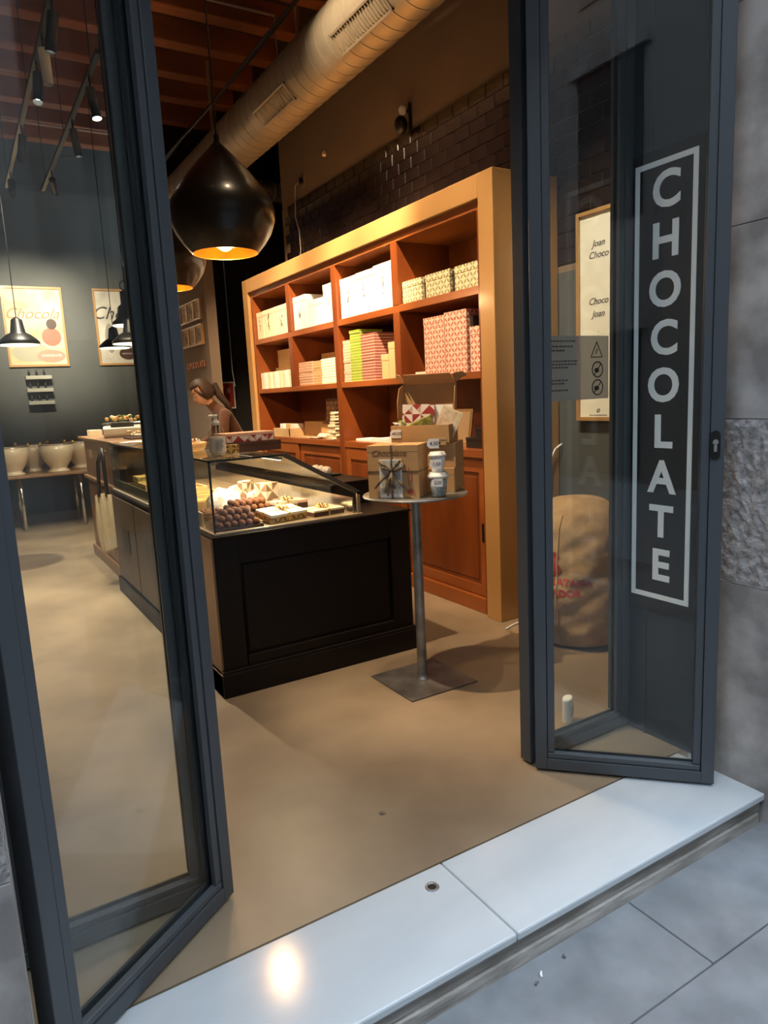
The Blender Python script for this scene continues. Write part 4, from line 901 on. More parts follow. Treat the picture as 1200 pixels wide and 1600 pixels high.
for sx in (-1, 1):
    Mw = Mf @ Matrix.Translation((sx*(W/2-.012), 0, 0)) @ Matrix.Rotation(sx*.75, 4, 'Z')
    MB().prism([(0, .005), (sx*.055, .0), (sx*.075, -.012), (sx*.06, .04), (sx*.02, .07), (0, .075)], 0, .003, 'Y', Mw).build('tuck_ear', kraft, op)
cart = Matrix.Translation(op.location) @ Matrix.Rotation(RZ, 4, 'Z')
def inside(name, label, cat, x, y, z, rx, ry, rz):
    o = thing(name, label, cat); o.matrix_world = cart @ Matrix.Translation((x, y, z)) @ Matrix.Rotation(rz, 4, 'Z') @ Matrix.Rotation(ry, 4, 'Y') @ Matrix.Rotation(rx, 4, 'X'); return o
p1 = inside('printed_box', 'red and white triangle-printed box standing in the open carton', 'box', -.045, .035, .006, -.12, .02, 0)
MB().box(-.085, .085, -.015, .015, 0, .185).build('carton', red_tri, p1, bevel=.001)
p2 = inside('chocolate_bag', 'clear bag of green and dark sweets in the front of the open carton', 'bag', -.02, -.045, .008, -.18, -.12, .05)
MB()._add([(-.085, -.02, 0), (.085, -.02, 0), (.085, .02, 0), (-.085, .02, 0), (-.09, -.014, .08), (.085, -.014, .13), (.085, .014, .13), (-.09, .014, .08)], [(0, 3, 2, 1), (4, 5, 6, 7), (0, 1, 5, 4), (1, 2, 6, 5), (2, 3, 7, 6), (3, 0, 4, 7)]).build('bag', mat('mossy_mix', (.03, .025, .012), .3, col2=(.36, .34, .07), scale=36, detail=3), p2, bevel=.008)
p3 = inside('picture_card', 'cream vintage picture card tilted in the open carton', 'card', .095, -.012, .03, -.1, .42, .0)
MB().box(-.055, .055, -.003, .003, 0, .145).build('card', cream_card, p3); MB().box(-.048, .048, -.0036, -.003, .01, .136).build('print', mat('vintage_print', (.55, .36, .20), .7, col2=(.80, .72, .56), scale=34, detail=4), p3)
p4 = inside('picture_card', 'plain cream card standing behind the tilted picture card', 'card', .085, .05, .006, -.1, .02, 0); MB().box(-.045, .045, -.002, .002, 0, .18).build('card', paper, p4)
for k in range(16):
    o = inside('wrapped_sweet', 'small wrapped sweet tucked at the left of the open carton', 'sweet', -.12+random.uniform(-.015, .02), -.05+random.uniform(-.03, .05), .055+random.uniform(0, .05), random.random()*3, random.random()*3, random.random()*3); o['group'] = 'sweets in the open carton'
    MB().tube([(-.018, 0, 0), (0, 0, .006), (.018, 0, 0)], [.002, .009, .002], 6).build('wrapper', random.choice([cream_card, green_card, brown_card, white_card]), o)
# price tags
def price_tag(label, x, y, z, w_, h, body, m=cart):
    o = thing('price_tag', label, 'tag'); o.matrix_world = m @ Matrix.Translation((x, y, z))
    MB().prism([(-w_/2+.012, 0), (w_/2, 0), (w_/2, h), (-w_/2+.012, h), (-w_/2, h*.7), (-w_/2, h*.3)], -.001, .0, 'Y').build('tag_card', paper, o)
    tx_on(o, body, h*.55, ink, .004, -.0015, h*.5, shear=.2); return o
price_tag('white handwritten price tag hung on the open carton', -.125, -.1015, .03, .058, .042, '40,50')
cupM = Matrix.Translation((1.945, 2.742, 1.0005)) @ Matrix.Rotation(RZ, 4, 'Z')
def cup(z, s, label):
    o = thing('paper_cup', label, 'cup', (1.945, 2.742, z), RZ, 'lidded cups on the round table')
    MB().lathe([(0, 0), (.033*s, 0), (.033*s, .004), (.044*s, .092*s)], 28).build('cup', clear_p if s > .95 else paper, o, True)
    MB().lathe([(0, .003), (.031*s, .004), (.0405*s, .078*s), (0, .08*s)], 24).build('contents', mat('tiny_sweets', (.80, .78, .74), .5, col2=(.26, .36, .50), scale=75, detail=2), o, True)
    MB().lathe([(.0455*s, .086*s), (.049*s, .090*s), (.049*s, .099*s), (.044*s, .101*s), (.041*s, .112*s), (0, .112*s)], 28).build('lid', plastic_w, o, True)
    return o
cup(1.0005, 1.06, 'lower lidded clear cup of sweets on the round table'); cup(1.0005+.1192, .86, 'upper smaller lidded cup stacked on the other cup')
price_tag('white price tag taped on the lower cup', .006, -.049, .055, .055, .038, '2,20', cupM); price_tag('white price tag taped on the upper cup', .0, -.0425, .14, .058, .042, '1,50', cupM)
price_tag('white price tag above the stacked cups', -.012, -.03, .235, .058, .045, '4,50', cupM)
kt = thing('kraft_label', 'small kraft card with a heart above the price tags', 'card'); kt.matrix_world = cart @ Matrix.Translation((.10, -.1025, -.01)); MB().box(-.035, .035, -.001, 0, 0, .038).build('card', kraft_lt, kt); tx_on(kt, 'Chocolate', .014, ink, 0, -.0013, .024, shear=.3); 
hm = MB().prism([(0, .003), (.008, .011), (.006, .016), (.002, .016), (0, .013), (-.002, .016), (-.006, .016), (-.008, .011)], -.0014, -.001, 'Y').build('heart', ink, kt)

# ================================================================== TILL CABINET
cb = thing('till_cabinet', 'brown panelled wooden till cabinet with a stepped top behind the glass case', 'cabinet', (1.4, 7, 0))
MB().box(1.11, 1.75, 6.08, 7.80, .10, .80).build('body', walnut, cb, world=True)
MB().box(1.085, 1.77, 6.06, 7.82, 0, .10).build('plinth', walnut, cb, bevel=.005, world=True)
MB().box(1.075, 1.77, 6.05, 7.82, .80, .835).build('ledge', walnut, cb, bevel=.006, world=True)
MB().box(1.11, 1.60, 6.08, 7.80, .835, 1.195).build('upper_body', walnut, cb, world=True)
MB().box(1.06, 1.66, 6.04, 7.84, 1.195, 1.222).build('top', walnut, cb, bevel=.006, world=True)
for k in range(3):
    y0 = 6.12+k*.56; MB().box(1.100, 1.112, y0, y0+.50, .15, .76).build('side_panel', walnut, cb, bevel=.006, world=True)
MB().box(1.16, 1.55, 6.072, 6.082, .88, 1.16).build('end_panel', oak, cb, bevel=.004, world=True)
MB().box(1.12, 1.40, 6.02, 6.08, .835, .875).build('end_bracket', walnut, cb, bevel=.008, world=True)
MB().box(1.106, 1.111, 7.35, 7.50, 1.02, 1.10).build('notice', mat('faded_notice', (.45, .33, .22), .7), cb, world=True)
MB().tube([(1.11, 6.18, 1.15), (1.01, 6.18, 1.15), (1.005, 6.18, 1.175)], .006, 8).build('hook', chrome, cb, True, world=True)
# canvas bag on the hook
cbg = thing('canvas_bag', 'beige canvas tote bag with black strap hanging on the till cabinet', 'bag', (.985, 6.20, .30), -.65)
for xx in (-.035, .035): MB().tube([(0.03, .0, .87), (xx*.7+.01, -.004, .76), (xx, -.006, .47)], [.014, .016, .016], 6).build('strap', black_metal, cbg, True)
bg_ = MB(); n, m_ = 14, 16; vs = []
for s_ in (-1, 1):
    for j in range(m_+1):
        v = j/m_; z = .50-.50*v
        for i in range(n+1):
            u = i/n*2-1; half = .075+.030*math.sin(v*2.4)
            fold = .008*math.sin(u*9+v*3)+.006*math.sin(u*17-v*5)
            vs.append((u*half+.035*v, s_*(.022*math.sqrt(max(0, 1-u*u))*(.4+.6*v)+.003)+fold, z-.02*abs(u)*(1-v)+.03*u*v))
fs = []; q = (n+1)*(m_+1)
for s_ in range(2):
    for j in range(m_):
        for i in range(n): a = s_*q+j*(n+1)+i; fs.append((a, a+1, a+n+2, a+n+1))
for j in range(m_):
    for i in (0, n): a = j*(n+1)+i; fs.append((a, a+n+1, a+n+1+q, a+q))
for i in range(n): a = m_*(n+1)+i; fs.append((a, a+1, a+1+q, a+q))
bg_._add(vs, fs); bg_.build('canvas', canvas, cbg, True)
# scale with sweets
sc = thing('shop_scale', 'white electronic shop scale with a steel pan on the till cabinet', 'scale', (1.36, 7.0, 1.2225), -.25)
MB().prism([(-.20, .03), (-.17, .0), (.20, .0), (.20, .06), (.12, .11), (-.16, .11), (-.21, .085)], -.17, .17, 'X').build('body', plastic_w, sc, bevel=.01)
MB().box(-.10, .10, -.212, -.19, .045, .085, Matrix.Rotation(-.25, 4, 'X')).build('display', black_card, sc)
MB().box(-.18, .18, -.16, .18, .125, .135).build('pan', chrome, sc, bevel=.003); MB().box(-.03, .03, -.03, .03, .10, .126).build('post', black_metal, sc)
for k in range(40):
    q = thing('fruit_jelly', 'red and orange jelly heaped on the shop scale pan', 'sweet', (1.36+random.uniform(-.13, .13), 6.98+random.uniform(-.12, .12), 1.3585+random.uniform(0, .04)), random.random()*3, 'jellies on the scale pan')
    MB().ball((0, 0, .016), .018, 7, 5, (1.2, .8, .9)).build('jelly', random.choice([mat('jelly_red', (.55, .10, .05), .35), mat('jelly_orange', (.70, .33, .07), .35), cream_card, green_leaf]), q, True)
stt = thing('bar_tray', 'flat tray of foil-wrapped bars before the shop scale', 'tray', (1.42, 6.36, 1.2225)); MB().box(-.17, .17, -.15, .15, 0, .015).build('tray', brown_card, stt, bevel=.004)
for k in range(26):
    q = thing('foil_bar', 'foil-wrapped bar piled on the tray before the scale', 'sweet', (1.42+random.uniform(-.13, .13), 6.36+random.uniform(-.11, .11), 1.239+random.uniform(0, .045)), random.random()*3, 'foil bars on the tray')
    MB().tube([(-.04, 0, .01), (-.03, 0, .008), (.03, 0, .008), (.04, 0, .012)], [.010, .008, .008, .010], 6).build('wrapper', random.choice([cream_card, white_card, brown_card, kraft_lt]), q)
pbx = thing('card_box', 'small cream card box at the far corner of the till cabinet', 'box', (1.2, 7.65, 1.2225)); MB().box(-.06, .06, -.08, .08, 0, .06).build('carton', cream_card, pbx, bevel=.002)
for i in range(3):
    o = thing('menu_leaflet', ['white menu leaflet lying on the case top near the cabinet', 'pink menu leaflet on the case top', 'kraft menu leaflet on the case top'][i], 'leaflet', (1.24+.04*i, 5.72-.17*i, zT2+.0065*i), .5+.25*i); MB().box(-.10, .10, -.15, .15, 0, .006).build('sheet', [paper, pink_card, kraft_lt][i], o)

# ================================================================== BACK OF THE SHOP
tbk = thing('bench_table', 'narrow wooden table on chrome legs along the back wall', 'table', (.95, 10.15, 0))
MB().box(-.75, .75, -.40, .42, .68, .715).build('table_top', walnut, tbk, bevel=.005)
for x in (-.34, .36):
    for y in (-.27, .27): MB().tube([(x, y, 0), (x, y, .68)], .02, 12).build('leg', chrome, tbk, True)
    MB().tube([(x, -.27, .18), (x, .27, .18)], .012, 10).build('stretcher', chrome, tbk, True)
def bowl(x, y, label):
    o = thing('footed_bowl', label, 'bowl', (x, y, .716), 0, 'cream footed bowls on the back table')
    MB().lathe([(0, .0), (.13, 0), (.135, .012), (.10, .035), (.105, .06), (.16, .14), (.195, .24), (.205, .345), (.198, .345), (.185, .24), (.15, .15), (.09, .075), (0, .07)], 36).build('bowl', porcelain, o, True)
    MB().lathe([(.205, .343), (.209, .350), (.198, .350)], 36, close=True).build('rim', chrome, o, True)
    for s_ in (-1, 1): MB().ball((s_*.19, -.06, .370), .022, 12, 8).build('knob', brass, o, True)
bowl(.56, 9.97, 'cream footed bowl with gold knobs at the left of the front row'); bowl(1.08, 9.97, 'cream footed bowl with gold knobs at the right of the front row')
bowl(.82, 10.33, 'cream footed bowl with gold knobs between the two front ones'); bowl(1.40, 10.27, 'cream footed bowl with gold knobs nearest the till cabinet')
# posters
art1 = mat('faded_vintage_art', (.62, .36, .14), .6, col2=(.86, .76, .58), scale=3.2, detail=5); art2 = mat('ink_wash_art', (.40, .36, .30), .6, col2=(.74, .68, .58), scale=4.0, detail=5)
def poster(x0, x1, z0, z1, m, label):
    o = thing('framed_poster', label, 'poster', ((x0+x1)/2, 11.5, z0)); w_ = (x1-x0)/2; h = z1-z0; t = .03
    for a0, a1, b0, b1 in ((-w_, w_, 0, t), (-w_, w_, h-t, h), (-w_, -w_+t, t, h-t), (w_-t, w_, t, h-t)): MB().box(a0, a1, -.035, 0, b0, b1).build('frame_bar', oak, o)
    MB().box(-w_+t, w_-t, -.015, -.002, t, h-t).build('print', m, o)
    return o, w_, h
def ptext(o, body, size, m, x, z, shear=.0, offset=0):
    return put_text('lettering', body, size, m, o, Matrix.Translation((x, -.0165, z)) @ Matrix.Rotation(PI/2, 4, 'X'), extrude=.0008, shear=shear, offset=offset)
def oval(o, name, x, z, a, b, m, y=-.018):
    return MB().prism([(x+a*math.cos(2*PI*i/28), z+b*math.sin(2*PI*i/28)) for i in range(28)], y, y+.002, 'Y').build(name, m, o)
p1_, w_, h_ = poster(.770, 1.562, 2.13, 3.25, art1, 'colourful framed vintage chocolate poster at the left of the back wall')
ptext(p1_, 'Chocola', .21, mat('sepia', (.42, .20, .08), .6), -.03, .74, .45); oval(p1_, 'figure_skirt', .20, .42, .13, .13, mat('rose_red', (.40, .15, .10), .6)); oval(p1_, 'figure_head', .215, .60, .07, .075, choc_dk, -.019); oval(p1_, 'table_shape', -.08, .20, .26, .13, mat('grey_green', (.40, .37, .27), .6), -.017)
oval(p1_, 'label_oval', .17, .15, .19, .09, mat('rose_label', (.52, .26, .19), .6), -.020); ptext(p1_, 'CHOCOLATE', .045, paper, .17, .155).location.y = -.0212
p2_, w_, h_ = poster(1.985, 2.57, 2.13, 3.25, art2, 'pale framed poster with black script at the right of the back wall')
ptext(p2_, 'Choc', .26, ink, -.05, .76, .4); oval(p2_, 'label_oval', .14, .17, .13, .09, choc_dk); ptext(p2_, 'CHOCOLATE', .03, paper, .14, .17).location.y = -.0195
oval(p2_, 'figure', -.10, .40, .07, .22, mat('grey_figure', (.30, .27, .23), .6), -.017)
# ledges and bottles modelled in the room from a reflection in the door glass
for i, z in enumerate((2.0, 1.82, 1.64)):
    o = thing('wall_ledge', ['uppermost pale ledge of small bottles on the back wall', 'middle pale ledge of small bottles on the back wall', 'lowest pale ledge of small bottles on the back wall'][i], 'shelf', (1.12, 11.5, z-.05)); MB().box(-.17, .17, -.14, 0, 0, .05).build('ledge', mat('pale_ledge', (.42, .40, .34), .7), o)
    for k in range(3):
        q = thing('small_bottle', 'tiny dark bottle standing on a back wall ledge', 'bottle', (1.0+.1*k, 11.42, z), 0, 'tiny bottles on the ledges'); MB().lathe([(0, 0), (.016, 0), (.016, .05), (.007, .065), (.007, .085), (0, .085)], 10).build('bottle', black_card, q, True)
# pictures and letters on the partition
pic = [mat('picture_a', (.30, .24, .17), .6, col2=(.62, .55, .42), scale=14), mat('picture_b', (.10, .08, .06), .6, col2=(.45, .38, .28), scale=12)]
for r in range(2):
    for k in range(3):
        y1 = 9.05-k*.275; z0 = (2.457, 2.173)[r]
        o = thing('framed_picture', '%s small wood-framed picture of the %s row on the taupe wall' % (['farthest', 'middle', 'nearest'][k], ['upper', 'lower'][r]), 'picture', (2.60, y1-.135, z0), 0, 'small framed pictures on the taupe wall')
        for a0, a1, b0, b1 in ((-.135, .135, 0, .022), (-.135, .135, .214, .236), (-.135, -.113, .022, .214), (.113, .135, .022, .214)): MB().box(-.03, 0, a0, a1, b0, b1).build('frame_bar', oak, o)
        MB().box(-.012, -.002, -.113, .113, .022, .214).build('mount', cream_card, o); MB().box(-.014, -.012, -.065, .065, .045, .19).build('print', pic[(r+k) % 2], o)
wl_ = thing('copper_lettering', 'small copper word fixed on the taupe wall under the pictures', 'lettering', (2.60, 8.6, 1.90))
copper = mat('copper', (.55, .24, .11), .35, .8)
for i, ch in enumerate('CHOCOLATE'): put_text('letter', ch, .10, copper, wl_, frame_of((-.008, .34-.085*i, .05), (0, -1, 0), (0, 0, 1)), extrude=.006, offset=.002)
rp = thing('red_picture', 'small red picture with a white border in the dark passage', 'picture', (3.25, 9.6, 1.40)); MB().box(-.14, .14, -.02, 0, 0, .37).build('border', paper, rp); MB().box(-.12, .12, -.023, -.02, .02, .35).build('print', mat('red_print', (.42, .03, .02), .5), rp); oval(rp, 'motif', -.05, .29, .035, .02, pink_card, -.025); oval(rp, 'motif', .05, .25, .025, .04, pink_card, -.025)
pc = thing('pull_cord', 'white pull cord hanging in the dark passage above the red picture', 'cord', (3.30, 9.3, 1.70)); MB().tube([(0, 0, .0), (-.01, 0, .1), (-.02, 0, .20), (-.02, 0, 3.4)], .006, 6).build('cord', plastic_w, pc)

# ================================================================== BEHIND THE RIGHT DOOR
mp_ = thing('menu_board', 'tall white menu board in an oak frame beside the shelf', 'board', (3.40, 3.045, 1.275))
a_, hh, t = .165, 1.235, .022
for y0, y1, z0, z1 in ((-a_, a_, 0, t), (-a_, a_, hh-t, hh), (-a_, -a_+t, t, hh-t), (a_-t, a_, t, hh-t)): MB().box(-.04, -.009, y0, y1, z0, z1).build('frame_bar', oak, mp_)
MB().box(-.025, -.009, -a_+t, a_-t, t, hh-t).build('sheet', mat('warm_white_sheet', (.84, .80, .68), .6), mp_)
for i, (z, b_) in enumerate(((2.316, 'Joan'), (2.251, 'Choco'), (1.985, 'Choco'), (1.911, 'Joan'), (1.817, '.'), (1.34, 'o'))):
    put_text('lettering', b_, .055 if i < 4 else .05, ink, mp_, frame_of((-.0262, 0, z-1.275), (0, -1, 0), (0, 0, 1)), extrude=.0006, shear=.3)
MB().box(-.0262, -.025, -.07, .07, .030, .036).build('small_print', mat('grey_print', (.3,)*3), mp_)
# burlap sack
sk = thing('burlap_sack', 'full burlap sack printed in red standing by the menu panel', 'sack', (3.06, 2.92, 0))
def sr(z, a=0.0):
    K = [(0, .20), (.02, .255), (.12, .295), (.33, .315), (.55, .312), (.70, .285), (.79, .235), (.845, .14), (.86, .0)]
    for (z0, r0), (z1, r1) in zip(K, K[1:]):
        if z <= z1: t_ = (z-z0)/(z1-z0); r = r0+(r1-r0)*t_; break
    else: r = 0
    return r*(1+.030*math.sin(3*a+z*9)+.020*math.sin(7*a-z*16)+.014*math.sin(z*34+a*6.0)+.010*math.sin(z*55-a*9))
sv = []; sf = []; NA, NZ = 64, 56
for j in range(NZ+1):
    z = .86*(j/NZ)
    if j > NZ-8: z = .86*(1-((NZ-j)/8.0)**1.6*(8/NZ))
    for i in range(NA): a = 2*PI*i/NA; r = sr(z, a); sv.append((r*math.cos(a), r*math.sin(a), z))
for j in range(NZ):
    for i in range(NA): sf.append((j*NA+i, j*NA+(i+1) % NA, (j+1)*NA+(i+1) % NA, (j+1)*NA+i))
sf.append(tuple(range(NA))[::-1]); MB()._add(sv, sf).build('burlap', sack_m, sk, True)
MB().tube([(sr(z, 3.55)*math.cos(3.55)*1.003, sr(z, 3.55)*math.sin(3.55)*1.003, z) for z in [.02+.04*k for k in range(20)]], .006, 6).build('side_seam', sack_m, sk, True)
def sack_print(body, size, zc, ac):
    me = text_mesh(body, size, redink, extrude=0, offset=.002)
    bm = bmesh.new(); bm.from_mesh(me); bmesh.ops.triangulate(bm, faces=bm.faces); bmesh.ops.subdivide_edges(bm, edges=bm.edges, cuts=1)
    for v in bm.verts:
        z = zc+v.co.y; a = ac+v.co.x/.30; r = sr(z, a)*1.0+.003; v.co = Vector((r*math.cos(a), r*math.sin(a), z))
    bm.to_mesh(me); bm.free(); o = bpy.data.objects.new('print', me); COL.objects.link(o); o.parent = sk
ac = -2.80
sack_print('CHOCOLATARIA', .052, .415, ac); sack_print('EQUADOR', .052, .355, ac+.06)
em = MB()
for cz, rr in ((.555, .030), (.490, .042)):
    vs = [((sr(cz+rr*math.sin(t_), ac+rr*math.cos(t_)/.30)+.004)*math.cos(ac+rr*math.cos(t_)/.30), (sr(cz+rr*math.sin(t_), ac+rr*math.cos(t_)/.30)+.004)*math.sin(ac+rr*math.cos(t_)/.30), cz+rr*math.sin(t_)) for t_ in [2*PI*k/20 for k in range(20)]]
    em._add(vs, [tuple(range(20))])
em.build('emblem', redink, sk)
wbk = thing('door_stop', 'small white rounded block on the floor behind the right glass leaf', 'door stop', (2.20, 2.16, 0), .5)
MB().prism([(.036*math.cos(2*PI*i/24), (.0 if False else .022*math.sin(2*PI*i/24))) for i in range(24)], 0, .115, 'Z').build('block', plastic_w, wbk, True, bevel=.006).data.set_sharp_from_angle(angle=.7)
MB().box(-.02, .02, -.0235, -.020, .03, .08).build('face_plate', mat('pale_blue_plastic', (.45, .52, .56), .4), wbk, bevel=.001)
wcb = thing('white_cable', 'thin white cable hanging down beside the shelf post', 'cable', (3.3, 3.36, 0)); MB().tube([(3.395, 3.37, 1.12), (3.34, 3.375, 1.09), (3.30, 3.375, 1.03), (3.29, 3.375, .92), (3.24, 3.375, .8), (3.28, 3.375, .5), (3.22, 3.36, .05), (3.05, 3.33, .006), (2.88, 3.30, .006), (2.80, 3.27, .006)], .006, 6).build('cord', plastic_w, wcb, True, world=True)
bb = thing('paper_scrap', 'crumpled kraft paper on the floor at the foot of the oak post', 'paper', (3.02, 3.24, 0), .4); MB()._add([(-.06, -.03, 0), (.07, -.04, 0), (.06, .03, 0), (-.05, .03, 0), (-.03, 0, .07), (.05, .0, .05)], [(0, 1, 5, 4), (1, 2, 5), (2, 3, 4, 5), (3, 0, 4), (0, 3, 2, 1)]).build('paper', kraft_lt, bb)

# ================================================================== SHOP ASSISTANT
def skin_mesh(name, joints, edges, subdiv=1):
    """joints: name -> (pos, radius); grown with a Skin modifier from the first joint, returned as a plain mesh"""
    names = list(joints); idx = {n: i for i, n in enumerate(names)}
    me = bpy.data.meshes.new(name); me.from_pydata([joints[n][0] for n in names], [(idx[a], idx[b]) for a, b in edges], [])
    o = bpy.data.objects.new(name, me); COL.objects.link(o)
    md = o.modifiers.new('skin', 'SKIN'); md.branch_smoothing = .6; md.use_smooth_shade = True
    if subdiv: ss = o.modifiers.new('sub', 'SUBSURF'); ss.levels = subdiv; ss.render_levels = subdiv
    for i, n in enumerate(names):
        sv_ = me.skin_vertices[0].data[i]; r = joints[n][1]; sv_.radius = (r, r) if not isinstance(r, tuple) else r; sv_.use_root = i == 0
    out = bpy.data.meshes.new_from_object(o.evaluated_get(bpy.context.evaluated_depsgraph_get()))
    bpy.data.objects.remove(o); bpy.data.meshes.remove(me)
    return out
def segdist(p, a, b):
    ab = b-a; t_ = max(0, min(1, (p-a).dot(ab)/max(1e-9, ab.length_squared))); return (p-a-ab*t_).length
def person(loc, rz, J, E, label, mats, tagof, hair_style=True):
    o = thing('person', label, 'person', loc, rz)
    me = skin_mesh('body', J, E, 2); me.materials.clear()
    for m in mats: me.materials.append(m)
    segs = [(Vector(J[a][0]), Vector(J[b][0]), tagof(a, b)) for a, b in E]
    for p in me.polygons:
        c = p.center; p.material_index = min(segs, key=lambda s: segdist(c, s[0], s[1]))[2]; p.use_smooth = True
    bo = bpy.data.objects.new('body', me); COL.objects.link(bo); bo.parent = o
    return o, bo
# local: +x forward, +y her left, z up
J = {'pelvis': ((0, 0, 1.0), (.135, .115)), 'waist': ((.035, 0, 1.14), (.115, .095)), 'chest': ((.13, 0, 1.30), (.135, .105)), 'upchest': ((.20, 0, 1.40), (.125, .09)),
     'neck0': ((.255, 0, 1.46), .058), 'neck1': ((.29, 0, 1.50), .052), 'neck2': ((.312, 0, 1.535), .050)}
E_ = [('pelvis', 'waist'), ('waist', 'chest'), ('chest', 'upchest'), ('upchest', 'neck0'), ('neck0', 'neck1'), ('neck1', 'neck2')]
for s_, nm in ((1, 'l'), (-1, 'r')):
    J.update({nm+'sh': ((.20, s_*.165, 1.405), .058), nm+'el': ((.235, s_*.225, 1.175), .043), nm+'wr': ((.43, s_*.13, 1.10), .028), nm+'pa': ((.49, s_*.11, 1.085), (.038, .02)),
              nm+'hip': ((.0, s_*.09, .93), .092), nm+'kn': ((.03, s_*.095, .50), .058), nm+'an': ((-.01, s_*.095, .09), .04), nm+'toe': ((.13, s_*.10, .035), .035)})
    E_ += [('upchest', nm+'sh'), (nm+'sh', nm+'el'), (nm+'el', nm+'wr'), (nm+'wr', nm+'pa'), ('pelvis', nm+'hip'), (nm+'hip', nm+'kn'), (nm+'kn', nm+'an'), (nm+'an', nm+'toe')]
    for k, (dx, dy, L_) in enumerate(((.03, -.045, .03), (.045, -.022, .036), (.05, -.004, .04), (.048, .014, .036), (.042, .030, .028))):
        b0 = (.49+dx*.8, s_*(.11+dy*.8), 1.085); b1 = (.49+dx+L_*.6, s_*(.11+dy), 1.082); b2 = (.49+dx+L_*1.15, s_*(.11+dy*1.05), 1.062)
        J.update({f'{nm}f{k}a': (b0, .0095), f'{nm}f{k}b': (b1, .0085), f'{nm}f{k}c': (b2, .0065)}); E_ += [(nm+'pa', f'{nm}f{k}a'), (f'{nm}f{k}a', f'{nm}f{k}b'), (f'{nm}f{k}b', f'{nm}f{k}c')]
def tg(a, b):
    s_ = a+b
    if 'toe' in s_: return 3
    if 'hip' in s_ or 'kn' in s_ or 'an' in (a[1:], b[1:]): return 2
    if 'pa' in (a[1:], b[1:]) or ('f' in a and 'f' in b and a[0] in 'lr') or 'neck2' in s_: return 1
    return 0
wmn, wbody = person((2.30, 6.35, 0), PI-.12, J, E_, 'person in a brown jumper bending over the counter with dark tied hair', [sweater, skin_m, denim, black_metal], tg)
# head in its own frame (x to the face, z to the crown), bowed forward, joined to the body mesh
MH = Matrix.Translation((.345, 0, 1.592)) @ Matrix.Rotation(math.radians(30), 4, 'Y')
hb = MB().ball((0, 0, 0), 1, 28, 20); hv = []
for x, y, z in hb.v:
    px_, py_, pz_ = x*.094, y*.074, z*.115
    if z < 0: px_ += .018*(-z); py_ *= 1-.28*z*z; px_ *= 1-.10*z*z
    if x > .6 and abs(y) < .24 and -.42 < z < .12: px_ += .022*(1-abs(y)/.24)*(1-abs(z+.22)/.36)      # nose
    if x > .5 and -.08 < z < .22 and .2 < abs(y) < .62: px_ -= .007                                       # eye sockets
    if x > .6 and abs(y) < .4 and -.66 < z < -.48: px_ += .006                                            # lips
    hv.append(MH @ Vector((px_, py_, pz_)))
bmh = bmesh.new(); bmh.from_mesh(wbody.data); vv = [bmh.verts.new(v) for v in hv]
for f in hb.f:
    try: nf = bmh.faces.new([vv[i] for i in dict.fromkeys(f)]); nf.material_index = 1; nf.smooth = True
    except ValueError: pass
bmesh.ops.remove_doubles(bmh, verts=vv, dist=1e-5); bmesh.ops.recalc_face_normals(bmh, faces=bmh.faces); bmh.to_mesh(wbody.data); bmh.free()
hp = MB(); cap = []
for x, y, z in hb.v: cap.append(MH @ Vector((x*.100-.004, y*.082, z*.121+.003)))
keep = []
for f in hb.f:
    cx_ = sum(hb.v[i][0] for i in f)/len(f); cz_ = sum(hb.v[i][2] for i in f)/len(f)
    if cx_ < .12 and cz_ > -.62 or cz_ > .52+.1*cx_: keep.append(f)
hp._add(cap, keep); ho = hp.build('hair', hair_m, wmn, True); sd = ho.modifiers.new('solid', 'SOLIDIFY'); sd.thickness = .010; sd.offset = 1
def mh(x, y, z): return tuple(MH @ Vector((x, y, z)))
MB().tube([mh(-.085, 0, .02), mh(-.13, 0, .0), (.20, .02, 1.56), (.13, .03, 1.47), (.10, .04, 1.36)], [.030, .030, .034, .028, .008], 12).build('ponytail', hair_m, wmn, True)
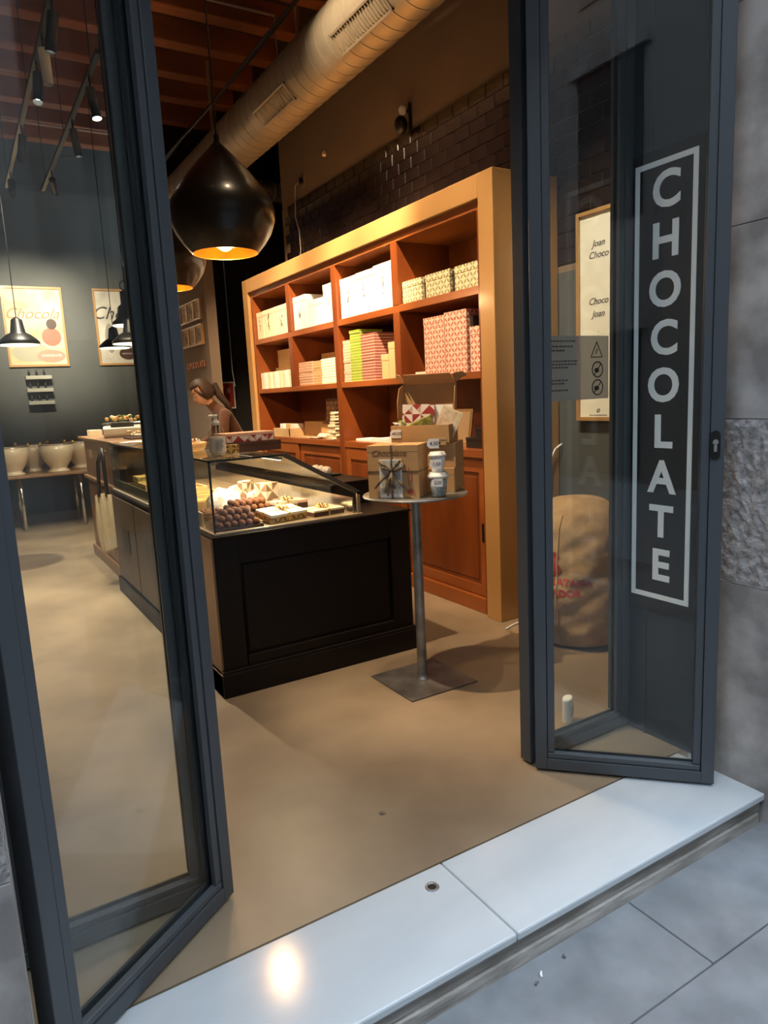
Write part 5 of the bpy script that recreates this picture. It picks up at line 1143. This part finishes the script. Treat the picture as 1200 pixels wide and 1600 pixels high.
for s_ in (-1, 1):
    MB().tube([mh(.055, s_*.066, .07), mh(.035, s_*.078, .0), mh(.01, s_*.074, -.07)], [.010, .012, .004], 8).build('hair_strand', hair_m, wmn, True)
    ey = MB().ball(mh(.079, s_*.032, .012), .0105, 10, 7).build('eye', mat('eye_white', (.45, .40, .36), .4), wmn, True); MB().ball(mh(.088, s_*.032, .008), .005, 8, 6).build('iris', choc_dk, ey, True)
    MB().tube([mh(.089, s_*.016, .034), mh(.085, s_*.034, .040), mh(.072, s_*.050, .032)], .003, 6).build('eyebrow', hair_m, wmn, True)
    MB().ball(mh(-.005, s_*.076, -.005), .022, 10, 8, (.7, .35, 1.2)).build('ear', skin_m, wmn, True)
MB().tube([mh(.088, -.020, -.064), mh(.096, 0, -.063), mh(.088, .020, -.064)], [.002, .0045, .002], 6).build('mouth', mat('lips', (.42, .14, .11), .5), wmn, True)
apron = mat('striped_apron', (.55, .38, .22), .8); 
wv = apron.node_tree; wn = wv.nodes.new('ShaderNodeTexWave'); wn.inputs['Scale'].default_value = 14; wtc = wv.nodes.new('ShaderNodeTexCoord'); wv.links.new(wtc.outputs['Object'], wn.inputs['Vector']); wn.bands_direction = 'Y'
wcr = wv.nodes.new('ShaderNodeValToRGB'); wcr.color_ramp.interpolation = 'CONSTANT'; wcr.color_ramp.elements[0].color = (.10, .045, .03, 1); wcr.color_ramp.elements[1].position = .5; wcr.color_ramp.elements[1].color = (.62, .46, .30, 1)
wv.links.new(wn.outputs['Fac'], wcr.inputs[0]); wv.links.new(wcr.outputs[0], wv.nodes['Principled BSDF'].inputs['Base Color'])
av = []; af = []
for j in range(9):
    z = 1.12-.055*j
    for i in range(15): a = -1.9+3.8*i/14; av.append((.01+.155*math.cos(a)+.02*(z < 1.0), .165*math.sin(a), z))
for j in range(8):
    for i in range(14): af.append((j*15+i, j*15+i+1, (j+1)*15+i+1, (j+1)*15+i))
ao = MB()._add(av, af).build('apron', apron, wmn, True); sd = ao.modifiers.new('solid', 'SOLIDIFY'); sd.thickness = .006
